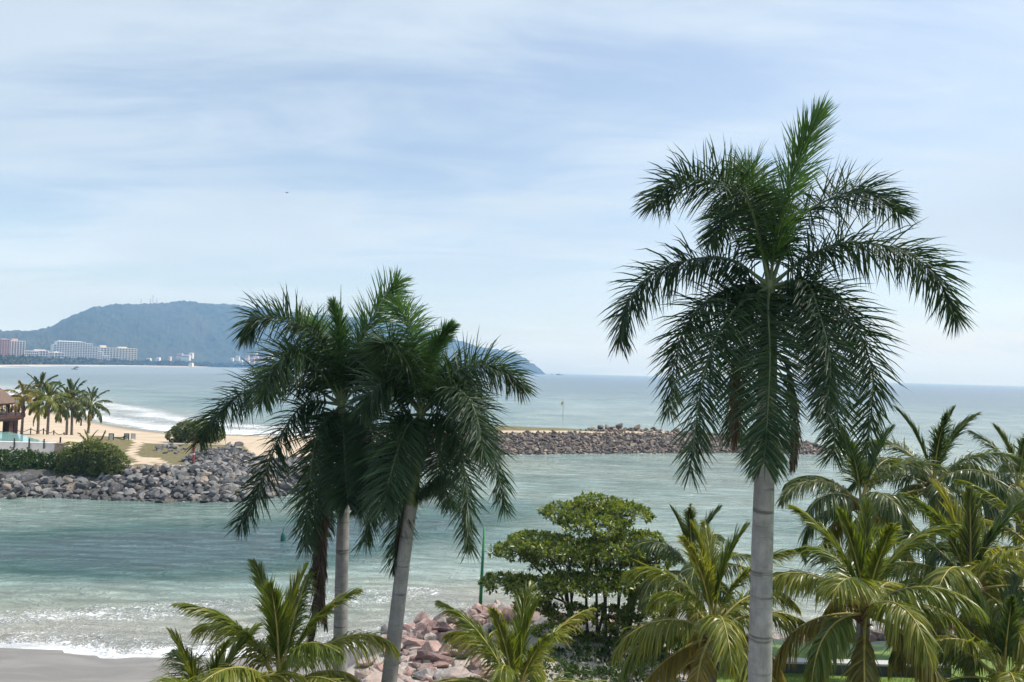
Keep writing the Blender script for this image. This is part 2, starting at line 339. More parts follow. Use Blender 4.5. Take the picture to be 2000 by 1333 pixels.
M['rock_brown'] = mat_rock('brown_rock', [(0, (0.085, 0.068, 0.06)), (0.5, (0.19, 0.15, 0.13)), (0.85, (0.32, 0.25, 0.2)), (1, (0.44, 0.34, 0.25))])
M['rock_pink'] = mat_rock('pink_rock', [(0, (0.10, 0.075, 0.075)), (0.2, (0.27, 0.16, 0.145)), (0.5, (0.46, 0.30, 0.26)), (0.75, (0.55, 0.43, 0.37)), (1, (0.36, 0.35, 0.34))], 1.2)

# ------------------------------------------------------------------ coast lines
near_coast = [(-260, 22), (-60, 31.5)] + [tuple(G(*p)[:2]) for p in [(0, 1264), (110, 1268), (210, 1284), (330, 1283), (440, 1284), (600, 1278)]] + \
             [tuple(G(*p)[:2]) for p in [(740, 1255), (800, 1236), (860, 1220), (960, 1205)]] + [(5, 40), (11, 38.5), (16, 38.2), (22, 40), (34, 44), (60, 50), (260, 60)]
near_poly = near_coast + [(260, -260), (-260, -260)]
spit_near = [(-400, 60)] + [(-120, 71)] + [tuple(G(*p)[:2]) for p in [(0, 971), (150, 971), (300, 978), (455, 979)]] + [(-24.5, 77), (-15, 94), (-6, 112)] + \
            [tuple(G(*p)[:2]) for p in [(980, 888), (1150, 886), (1400, 884), (1600, 888)]]
spit_back = [(60, 141), (52, 147), (30, 150), (0, 152), (-25, 147), (-45, 142)] + [tuple(G(*p)[:2]) for p in [(350, 848), (280, 840), (200, 826), (100, 802), (0, 775)]] + [(-400, 480)]
spit_poly = spit_near + spit_back

def z_near(X, Y):
    d = dist_poly(X, Y, near_coast); ins = inside(X, Y, near_poly)
    garden = sstep(-9, -3, X)
    z = np.minimum(0.075*d*(1-garden) + 0.42*d*garden, 1.6 + 0.5*garden*sstep(4, 9, d) - 0.2)
    z = np.where(ins, z + 0.03*(fbm(X*0.5, Y*0.5, 3, 5)-0.5), -0.02 - np.minimum(d*0.15, 2.0)); return z, d, ins
def z_spit(X, Y):
    dn = dist_poly(X, Y, spit_near); db = dist_poly(X, Y, spit_back); ins = inside(X, Y, spit_poly)
    brk = sstep(-30, -10, X); top = 2.1 + 0.7*brk + 0.7*(fbm(X*0.12, Y*0.12, 4, 9)-0.5)
    z = np.minimum(np.minimum(0.40*dn, (0.055+0.35*brk)*db), top)
    z = z + 1.1*sstep(-50, -56, X)*sstep(86.5, 88.5, Y)*sstep(114, 100, Y)
    return np.where(ins, z, -0.03-np.minimum(np.minimum(dn, db)*0.2, 2.0)), dn, db, ins

# near ground
def build_near_ground():
    xs = np.concatenate([np.linspace(-260, -45, 40), np.arange(-44.5, 45, 0.6), np.linspace(46, 260, 40)])
    ys = np.concatenate([np.linspace(-260, 10, 30), np.arange(10.5, 56, 0.6), np.linspace(56.5, 66, 6)])
    X, Y = np.meshgrid(xs, ys); Z, d, ins = z_near(X, Y)
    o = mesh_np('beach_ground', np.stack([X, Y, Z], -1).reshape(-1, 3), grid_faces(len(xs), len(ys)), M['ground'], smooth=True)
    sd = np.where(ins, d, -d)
    attr(o, 'stony_shade', sstep(5.5, 4.5, sd)*sstep(-8.5, -7, X)); attr(o, 'grass', sstep(2.5, 4.5, sd) * sstep(6, 9, X)); attr(o, 'wet', 1 - sstep(2.0, 7.0, sd)*(sstep(-12, -4, X)*0.9+0.1))  # first mask: stone tone with painted shade between the boulders
    tag(o, kind='structure')
build_near_ground()
def build_spit():
    xs = np.concatenate([np.linspace(-400, -122, 40), np.arange(-120, 63, 1.0)]); ys = np.concatenate([np.arange(58, 155, 0.9), np.linspace(156, 480, 110)])
    X, Y = np.meshgrid(xs, ys); Z, dn, db, ins = z_spit(X, Y)
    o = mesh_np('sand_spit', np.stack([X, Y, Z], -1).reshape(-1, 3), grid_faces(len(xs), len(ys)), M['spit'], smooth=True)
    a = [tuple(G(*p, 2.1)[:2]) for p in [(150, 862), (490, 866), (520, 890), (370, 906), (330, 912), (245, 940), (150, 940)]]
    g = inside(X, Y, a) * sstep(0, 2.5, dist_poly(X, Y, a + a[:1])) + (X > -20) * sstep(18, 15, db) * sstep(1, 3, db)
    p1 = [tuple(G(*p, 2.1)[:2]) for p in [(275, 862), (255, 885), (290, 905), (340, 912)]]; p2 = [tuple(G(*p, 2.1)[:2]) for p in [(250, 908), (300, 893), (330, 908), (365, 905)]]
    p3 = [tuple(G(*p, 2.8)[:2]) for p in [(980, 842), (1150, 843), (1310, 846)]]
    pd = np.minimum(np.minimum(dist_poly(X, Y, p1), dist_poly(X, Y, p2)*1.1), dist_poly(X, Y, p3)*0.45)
    attr(o, 'stony_shade', np.maximum(sstep(8, 6.2, dn), inside(X, Y, [tuple(G(*p, 2.1)[:2]) for p in [(350, 905), (385, 880), (460, 870), (520, 900), (460, 960)]])*1.0)); attr(o, 'grass', g); attr(o, 'path', sstep(0.95, 0.25, pd)); attr(o, 'wet', sstep(5.0, 1.5, db) * (X < -40)); tag(o, kind='structure')  # first mask: stone tone plus painted shade in rock gaps and below the hedge
build_spit()

# far shore and hill: shoreline distance, ridge distance and ridge height by bearing
sil = np.array([(-260, 660), (-100, 655), (0, 649), (40, 650), (78, 647), (98, 641), (132, 622), (160, 609), (182, 602), (224, 596), (280, 596), (330, 595), (355, 592), (380, 594), (420, 597), (476, 600),
                (540, 606), (596, 619), (640, 620), (700, 622), (760, 628), (820, 641), (868, 659), (935, 679), (990, 687), (1018, 696), (1040, 711), (1058, 724), (1067, 731)], float)
shore_far = np.array([(-260, 1000), (0, 1130), (140, 1600), (280, 2150), (500, 2900), (700, 3500), (900, 4100), (1067, 4600)], float)
def far_shore_d(px): return np.interp(px, shore_far[:, 0], shore_far[:, 1])
def build_hill():
    pxs = np.arange(-260, 1067.5, 1.6); rows = np.concatenate([np.linspace(-0.02, 0.1, 8), np.linspace(0.115, 1.0, 60), np.linspace(1.02, 1.5, 14)]); V = []; bare = []
    for v in rows:
        S = far_shore_d(pxs); Rd = S + np.interp(pxs, [-260, 0, 300, 700, 1000, 1067], [1800, 1800, 1500, 900, 350, 60]); D = S + (Rd - S) * v
        X = (pxs - 1000) / F * D
        zr = np.array([P(p, y, r)[2] for p, y, r in zip(pxs, np.interp(pxs, sil[:, 0], sil[:, 1]), Rd)])
        flat = np.interp(pxs, [-260, 250, 500, 800], [0.30, 0.26, 0.10, 0.03])
        prof = np.where(v <= 1, sstep(0, 1, np.clip((v - flat) / (1 - flat), 0, 1))**0.85, 1 - (v-1)*1.2)
        lump = (fbm(X/260, D/320, 4, 21) - 0.47) * 0.5 * np.sin(np.pi*np.clip(v, 0, 1))
        can = (fbm(X/24, D/24, 3, 31) - 0.45) * 30 * sstep(0, 0.2, v - flat)
        low = 3.0*sstep(-0.01, 0.03, v)-1.2
        z = np.maximum(zr, 2) * np.clip(prof + lump*prof, 0, 1.0 if v < 1 else 1) + can * sstep(0.02, 0.15, np.maximum(zr, 2)/200) + low
        V.append(np.stack([X, D, z], -1)); bare.append((v < 0.05) * sstep(520, 300, pxs) + 0*pxs)
    o = mesh_np('forested_hill', np.concatenate(V), grid_faces(len(pxs), len(rows)), M['hill'], smooth=True); attr(o, 'bare', np.concatenate(bare)); tag(o, kind='structure')
build_hill()

# sea
def build_sea():
    def axis(lo, hi, seg): return np.array(seg)
    xs = np.concatenate([-np.geomspace(13000, 130, 40), np.arange(-128, -45, 2.5), np.arange(-45, 30, 0.7), np.arange(30, 128, 2.5), np.geomspace(130, 13000, 40)])
    ys = np.concatenate([np.linspace(-900, 20, 10), np.arange(22, 78, 0.7), np.arange(78, 260, 1.6), np.geomspace(262, 13000, 110)])
    X, Y = np.meshgrid(xs, ys); _, dn, ins = z_near(X, Y); _, sn, sb, sin_ = z_spit(X, Y)
    shore = np.minimum(dn, np.minimum(sn, sb))
    beach = sstep(3, -3, X)                                   # the open sandy shore at left
    w1 = fbm(X*0.06, Y*0.06, 3, 40) - 0.5; away = np.hypot(X, Y)
    # deep: 0 over sand, 1 open water
    ocean = inside(X, Y, spit_back + [(-400, 13000), (13000, 13000), (13000, 120), (90, 120)])
    deep = 0.05 + 0.40*sstep(0, 13, dn) + 0.0*X
    chan = dist_poly(X, Y, [(-110, 50), (-38, 51), (-20, 57), (-4, 66), (12, 90)]); deep += 0.42*sstep(11, 1.5, chan + 8*w1)*sstep(4, -14, X) + 0.1*sstep(16, 2, chan+8*w1)
    deep += 0.10*sstep(-60, -30, -X)*sstep(60, 70, Y)*sstep(80, 74, Y)
    dsh = sstep(2, 60, sb); deep_o = 0.36 + 0.22*dsh + 0.4*sstep(120, 1500, sb)
    deep = np.where(ocean, deep_o, deep)
    # surf: foam density
    s = np.maximum(0.88*sstep(1.5, 0.0, dn + 1.2*w1), 0.47*sstep(6.5, 0.6, dn + 3*w1))*beach
    band = dist_poly(X, Y, [(-44, 37), (-24, 39.5), (-14, 42.5), (-4, 46)]); s = np.maximum(s, 0.47*sstep(2.6, 0.2, band + 3.5*w1))
    s = np.maximum(s, 0.44*sstep(7, 0.5, dn + 3*w1)*(1-beach)); s = np.maximum(s, 0.6*sstep(3.0, 0.2, sn + 2*w1)*sstep(-12, 2, X)); s = np.maximum(s, 0.42*sstep(1.6, 0.2, sn + 1.5*w1))
    roll = np.sin(sb*0.42 + 6*w1)
    s2 = np.where(ocean & (X < -25), np.maximum(0.85*sstep(6, 0.5, sb + 6*w1), sstep(46, 14, sb)*(0.60+0.13*roll)), 0.0)
    s2 = np.maximum(s2, np.where(ocean & (X >= -25), 0.75*sstep(9, 1, sb + 6*w1), 0)); s = np.maximum(s, s2)
    s = np.maximum(s, 0.8*sstep(10, 2, np.hypot(X-61, Y-139) + 6*w1))
    px = X/np.maximum(Y, 1)*F + 1000; s = np.maximum(s, 0.95*sstep(75, 10, np.abs(Y - far_shore_d(px) + 20))*(Y > 800)*(px < 520))
    amp = sstep(400, 60, away) * sstep(0.0, 6, shore)
    Z = amp*(0.05*np.sin(0.9*Y+0.25*X+5*w1) + 0.05*np.sin(0.47*Y-0.2*X+1+7*w1) + 0.10*(fbm(X*0.35, Y*0.7, 3, 60)-0.45))
    Z += 0.10*sstep(1.2, 0.3, np.abs(dn - 1.3 + 1.0*w1))*beach*sstep(60, 40, Y)*(~ins) + 0.25*s2*(ocean & (X < -25))
    o = mesh_np('sea', np.stack([X, Y, Z], -1).reshape(-1, 3), grid_faces(len(xs), len(ys)), M['water'], smooth=True)
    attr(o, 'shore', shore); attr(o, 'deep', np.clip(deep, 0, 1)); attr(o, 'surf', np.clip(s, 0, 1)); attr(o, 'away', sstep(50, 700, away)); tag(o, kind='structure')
build_sea()

# ------------------------------------------------------------------ rocks
def rock_meshes(mat, n=8, fine=True, seed=1):
    r = np.random.default_rng(seed); out = []
    for k in range(n):
        bm = bmesh.new(); q = r.normal(size=(15, 3)); q = q / np.linalg.norm(q, axis=1)[:, None] * r.uniform(0.8, 1.05, (15, 1)); q *= np.array([1, r.uniform(.65, .95), r.uniform(.5, .8)]) * 0.55
        for p in q: bm.verts.new(p)
        res = bmesh.ops.convex_hull(bm, input=bm.verts)
        bmesh.ops.delete(bm, geom=[v for v in bm.verts if not v.link_faces], context='VERTS')
        if fine:
            bmesh.ops.bevel(bm, geom=list(bm.edges), offset=0.05, segments=1, affect='EDGES', profile=0.6, clamp_overlap=True)
            bmesh.ops.triangulate(bm, faces=bm.faces[:]); 
            for v in bm.verts: v.co += Vector(r.normal(size=3)) * 0.012
        me = bpy.data.meshes.new('rock'); bm.to_mesh(me); bm.free(); me.materials.append(mat); out.append(me)
    return out
def rock_field(name, label, cand, mat, base, seed, nobj=290, fine=True):
    """cand: list of (pos, size); the largest in view become single rocks, the rest one joined part"""
    meshes = rock_meshes(mat, 9, fine, seed); root = empty(name, base, label, 'rocks'); r = np.random.default_rng(seed)
    cand = sorted(cand, key=lambda c: -c[1] / max(1, c[0][1]) * c[2]); rest = []
    for i, (p, s, vis) in enumerate(cand):
        me = meshes[r.integers(len(meshes))]; e = (r.uniform(-.6, .6), r.uniform(-.6, .6), r.uniform(0, 6.28)); sc = s * np.array([r.uniform(.85, 1.25), r.uniform(.8, 1.1), r.uniform(.75, 1.1)])
        if i < nobj:
            o = bpy.data.objects.new('rock', me); C.objects.link(o); o.parent = root; o.location = tuple(np.array(p) - base); o.rotation_euler = e; o.scale = tuple(sc)
        else:
            from mathutils import Euler
            rest.append((me, Matrix.Translation(Vector(np.array(p) - base)) @ Euler(e).to_matrix().to_4x4() @ Matrix.Diagonal((*sc, 1))))
    if rest:
        cache = {}
        Vs = []; Fs = []; n = 0
        for me, mt in rest:
            if me.name not in cache:
                v = np.zeros(len(me.vertices)*3); me.vertices.foreach_get('co', v); cache[me.name] = (v.reshape(-1, 3), [tuple(p.vertices) for p in me.polygons])
            v, f = cache[me.name]; m = np.array(mt); Vs.append(v @ m[:3, :3].T + m[:3, 3]); Fs += [tuple(i+n for i in q) for q in f]; n += len(v)
        mm = MB(); mm.V = Vs; mm.F = Fs; tag(mm.build('small_rocks', mat, root), kind='stuff')
    return root
def scatter_strip(line, width, step, size, zf, seed, keep=lambda x, y, d: 1.0):
    r = np.random.default_rng(seed); out = []
    L = np.array(line); seg = np.linalg.norm(np.diff(L, axis=0), axis=1); cum = np.concatenate([[0], np.cumsum(seg)])
    cells = [(s, w) for s in np.arange(0, cum[-1], step) for w in np.arange(-0.6, width, step*0.85)]; raw = []
    if True:
        for s, w in cells:
            ss = min(max(s + r.uniform(-.5, .5)*step, 0), cum[-1]-1e-3); i = np.searchsorted(cum, ss, 'right')-1; t = (ss-cum[i])/seg[i]; a, b = L[i], L[i+1]
            d = (b-a)/seg[i]; nrm = np.array([-d[1], d[0]]); q = a+(b-a)*t + nrm*(w + r.uniform(-.5, .5)*step)
            k = keep(q[0], q[1], w)
            if r.uniform() > k: continue
            sz = size*min(1.9, np.exp(r.normal()*0.40)*r.choice([1, 1, 1, 1.3])); raw.append((q[0], q[1], sz))
    raw = np.array(raw); z = zf(raw[:, 0], raw[:, 1])[0]
    return [((x, y, max(h, -0.1)+0.12*sz), sz, 1.0) for (x, y, sz), h in zip(raw, z)]
def build_rocks():
    bank = [p for p in spit_near if -70 < p[0] < -23]; bank = [(-62, 71.6)] + [p for p in bank if p[0] > -60] 
    c = scatter_strip(bank, 6.2, 0.56, 0.72, z_spit, 3)
    c += scatter_strip([(-27.6, 73.5), (-24.5, 77), (-15, 94), (-6, 112)], 8.0, 0.68, 0.82, z_spit, 4)
    patch = [tuple(G(*p, 2.1)[:2]) for p in [(350, 905), (385, 880), (460, 870), (520, 900), (460, 960)]]
    r = np.random.default_rng(8)
    for k in range(2200):
        x = r.uniform(-48, -20); y = r.uniform(74, 112)
        if not inside(np.array([x]), np.array([y]), patch)[0]: continue
        s = 0.66*np.exp(r.normal()*0.4); z = float(z_spit(np.array([x]), np.array([y]))[0][0]); c.append(((x, y, z+0.15*s), s, 1.0))
    p2 = [tuple(G(*p, 2.1)[:2]) for p in [(300, 878), (345, 868), (375, 880), (320, 888)]]
    for k in range(500):
        x = r.uniform(-60, -38); y = r.uniform(85, 112)
        if not inside(np.array([x]), np.array([y]), p2)[0]: continue
        s = 0.8*np.exp(r.normal()*0.3); c.append(((x, y, float(z_spit(np.array([x]), np.array([y]))[0][0])+0.1*s), s, 1.0))
    c = [(p, s, 1.0 if p[0]/p[1]*F+1000 < 500 else 0.25) for p, s, v in c if not (p[0]/p[1]*F+1000 < 190 and p[2] > 1.5)]
    rock_field('riprap_bank', 'bank of grey boulders along the channel below the hedge and red post', c, M['rock_grey'], np.array([-40, 75, 0.0]), 5)
    bw = [(-6, 112)] + [p for p in spit_near if p[0] > -4] + [(60, 141)]
    c = scatter_strip(bw, 7.0, 0.47, 0.56, z_spit, 6)
    c += scatter_strip([(60, 141), (52, 147), (30, 150), (14, 151)], 3.0, 1.0, 0.9, z_spit, 7, lambda x, y, d: 0.6)
    for q, s in [((1172, 826), 2.0), ((1185, 829), 1.8), ((1158, 829), 1.5), ((1209, 828), 2.3), ((1195, 830), 1.6), ((1245, 834), 1.7), ((1230, 836), 1.2), ((1150, 832), 1.0), ((1275, 837), 1.2), ((1320, 838), 1.4), ((1355, 838), 1.5)]:
        w = P(*q, 141.0); g = float(z_spit(w[:1], w[1:2])[0][0]); s *= .8; c.append(((w[0], 141.0, min(w[2], g + .45*s)), s, 3.0))
        for e in range(3): c.append(((w[0]+rng.normal()*.9, 140.6+rng.normal()*.6, g+.15), s*.6, 2.0))
    rr = np.random.default_rng(77)
    for k in range(46): c.append(((58 + rr.uniform(-3, 7), 138.5 + rr.uniform(-2.5, 2.5), rr.uniform(-.1, .5)), rr.uniform(.8, 1.6), 2.0))
    for k in range(150):
        x = rr.uniform(18, 56); y = rr.uniform(136, 149); z = float(z_spit(np.array([x]), np.array([y]))[0][0])
        if z > 1: c.append(((x, y, z+.1), rr.uniform(.5, 1.2), 1.0))
    rock_field('breakwater', 'long brown rock breakwater beyond the channel with flag on top', c, M['rock_brown'], np.array([20, 130, 0.0]), 15, 300, False)
    nb = [p for p in near_coast if -8.5 < p[0] < 40]
    c = scatter_strip([(x, y) for x, y in nb][::-1], 5.0, 0.62, 0.72, z_near, 9, lambda x, y, d: 0.9 if x < 3 else (0.75 if d < 2.6 else 0.0))
    r = np.random.default_rng(19)
    zone = [tuple(G(*p, 1.0)[:2]) for p in [(690, 1340), (720, 1290), (770, 1262), (850, 1232), (960, 1228), (1000, 1300), (960, 1400), (700, 1420)]]
    for k in range(520):
        x = r.uniform(-9, 1); y = r.uniform(26, 41)
        if inside(np.array([x]), np.array([y]), zone)[0]: c.append(((x, y, float(z_near(np.array([x]), np.array([y]))[0][0])+0.1), 0.6*np.exp(r.normal()*0.4), 1.0))
    for q, z, s in [((838, 1248), 1.1, 1.75), ((868, 1262), 1.2, 2.0), ((812, 1270), 0.9, 1.25), ((830, 1282), 1.3, 1.25), ((800, 1316), 1.4, 1.5), ((838, 1225), .6, 1.2), ((876, 1228), .8, 1.2), ((905, 1235), 1.0, 1.2), ((900, 1220), .7, 1.4), ((928, 1217), .7, 1.5), ((930, 1262), 1.3, 0.9), ((850, 1320), 1.5, .9), ((808, 1240), .5, 1.1)]:
        c.append((tuple(G(*q, z)), s, 3.0))
    rock_field('boulder_revetment', 'heap of pinkish boulders at the waterline behind the leaning palm', c, M['rock_pink'], np.array([-3, 36, 0.0]), 25, 290)
build_rocks()

# ------------------------------------------------------------------ palms
def leaflets(path, n, L, width, a0=72, a1=22, beta=0, bj=25, g=0.25, t0=0.12, prof=(0.55, 1.0, 0.30), seed=0, segs=3, ragged=0.08, clump=0.0):
    r = np.random.default_rng(seed); T, U, S = frames(path); m = len(path)
    t = np.repeat(np.linspace(t0, 1.0, n), 2) + r.normal(size=2*n)*0.25/n; t = np.clip(t, 0, 1); side = np.tile([1.0, -1.0], n)
    x = t*(m-1); i = np.clip(x.astype(int), 0, m-2); f = (x-i)[:, None]
    lerp = lambda A: A[i]*(1-f)+A[i+1]*f
    p = lerp(path); tt = unit(lerp(T)); uu = unit(lerp(U)); ss = unit(lerp(S))
    s01 = (t-t0)/(1-t0); Ln = L*np.interp(s01, [0, 0.15, 0.4, 0.75, 1], [prof[0], 0.85*prof[1], prof[1], 0.8*prof[1], prof[2]]) * (1+r.normal(size=2*n)*ragged)
    al = np.radians(np.interp(s01, [0, .5, 1], [a0, (a0+a1)*.56, a1]) + r.normal(size=2*n)*5)
    be = np.radians(beta + r.normal(size=2*n)*bj)
    if clump: Ln = Ln*(1-clump*(vnoise(s01*14+seed, side*5, seed) > .66))
    lat = ss*(side*np.cos(be))[:, None] + uu*np.sin(be)[:, None]
    d0 = unit(tt*np.cos(al)[:, None] + lat*np.sin(al)[:, None])
    gg = g*(1+r.normal(size=2*n)*0.3); us = np.linspace(0, 1, segs+1); pts = []
    down = np.array([0, 0, -1.0])
    q = p.copy(); pts.append(q)
    for k in range(segs):                                   # bend towards the ground, keep the length
        dk = unit(d0 + down*(gg*((k+0.6)/segs)**1.2*2.2)[:, None]); q = q + dk*(Ln/segs)[:, None]; pts.append(q)
    wd = unit(tt - d0*np.sum(tt*d0, 1)[:, None] + 0.35*r.normal(size=(2*n, 3)))
    wk = np.interp(us, [0, .25, .65, 1], [0.55, 1.0, 0.75, 0.0])*width/2
    V = []; 
    for k in range(segs): V += [pts[k]-wd*wk[k], pts[k]+wd*wk[k]]
    V.append(pts[segs]); nv = len(V); V = np.stack(V, 1).reshape(-1, 3)
    b = np.arange(2*n)[:, None]*nv
    quads = np.concatenate([b + np.array([2*k, 2*k+1, 2*k+3, 2*k+2]) for k in range(segs-1)]); tris = b + np.array([2*segs-2, 2*segs-1, 2*segs])
    return V, quads, tris
def add_frond(root, base, path, lm, rm, r0=0.035, r1=0.006, name='frond', split=True, label=None, **kw):
    pl = path - base
    V, q, _ = tube_np(pl, np.interp(np.linspace(0, 1, len(pl)), [0, .08, .4, 1], [r0*1.6, r0, r0*.6, r1]), 5)
    LV, lq, lt = leaflets(pl, **kw)
    if split:
        f = mesh_np(name, V, q, rm, root, True); l = mesh_np('leaflets', LV, [lq, lt], lm, f); tag(l, kind='stuff')
    else:
        f = mesh_np(name, np.vstack([V, LV]), [np.vstack([q, lq+len(V)]), lt+len(V)], [rm, lm], root, midx=np.concatenate([np.zeros(len(q)), np.ones(len(lq)+len(lt))]))
    if label: f['label'] = label
    return f
def trunk(root, base, ctrl, radf, mat, rings=0.35, name='trunk', k=20):
    pts = spline(ctrl, 26); L = np.concatenate([[0], np.cumsum(np.linalg.norm(np.diff(pts, axis=0), axis=1))]); r = np.random.default_rng(int(abs(base[0])*100)+3)
    hs = [0.0]; z = 0.2
    while z < L[-1]-0.1:
        z += rings*r.uniform(.5, 1.5); hs += [z-0.03, z, z+0.02]
    hs = np.clip(np.array(sorted(hs+[L[-1]])), 0, L[-1]); hs = np.unique(hs)
    q = np.stack([np.interp(hs, L, pts[:, a]) for a in range(3)], 1); rad = np.array([radf(h/L[-1]) for h in hs]); rad *= 1 + r.normal(size=len(rad))*0.012
    V, F, caps = tube_np(q-base, rad, k); return mesh_np(name, V, F, mat, root, True)

def royal(name, label, heart, D, trunk_px, tr_r, fronds, seed, scale=1.0, dead=(), ground=1.9):
    pts = [P(px, py, D) for px, py in trunk_px]; low = pts[-1]; up = pts[-2]; d = (low-up); d = d/abs(d[2])
    base = low + d*(low[2]-ground+0.15); pts.append(base)
    root = empty(name, base, label, 'palm tree', 'royal palms')
    n = len(pts)
    trunk(root, base, pts[::-1][:-1], tr_r, M['royal_trunk'], 0.33)
    top = pts[0]; nxt = pts[1]                               # crownshaft
    V, F, caps = tube_np(spline([nxt + (nxt-top)*0.02, (top+nxt)/2, top], 14)-base, np.interp(np.linspace(0, 1, 14), [0, .2, .7, 1], [tr_r(1)*1.0, tr_r(1)*1.02, tr_r(1)*.8, tr_r(1)*.5]), 16)
    mesh_np('crownshaft', V, F, M['shaft'], root, True)
    r = np.random.default_rng(seed)
    for i, fr in enumerate(fronds):
        path, dep, opt = fr[0], fr[1], (fr[2] if len(fr) > 2 else {})
        k = len(path); ctrl = [P(px, py, D + dep*(j/(k-1))**1.0 + (0 if j else 0)) for j, (px, py) in enumerate(path)]
        pth = spline([top - np.array([0, 0, .12])*(1 if path[0][1] > heart[1]-40 else 0) + 0*top] + ctrl[1:] if not opt.get('free') else ctrl, 44)
        o = dict(n=270, L=1.0*scale, width=0.034*scale, a0=80, a1=42, beta=-4, bj=34, g=0.28, t0=0.10, prof=(.7, 1, .5), seed=seed*100+i); lm = M['royal_leaf']; rm = M['rachis']; lab = None
        for kk, vv in opt.items():
            if kk == 'fresh': lm = M['royal_fresh']
            elif kk == 'dead': lm = M['dead_leaf']; rm = M['dead_leaf']; lab = 'dead brown frond hanging down the trunk'; o.update(g=1.6, L=0.6*scale, a0=40, a1=15, n=90)
            elif kk != 'free': o[kk] = vv
        add_frond(root, base, pth, lm, rm, 0.038*scale, 0.007, label=lab, **o)
    # unopened spear leaf
    return root, base, top

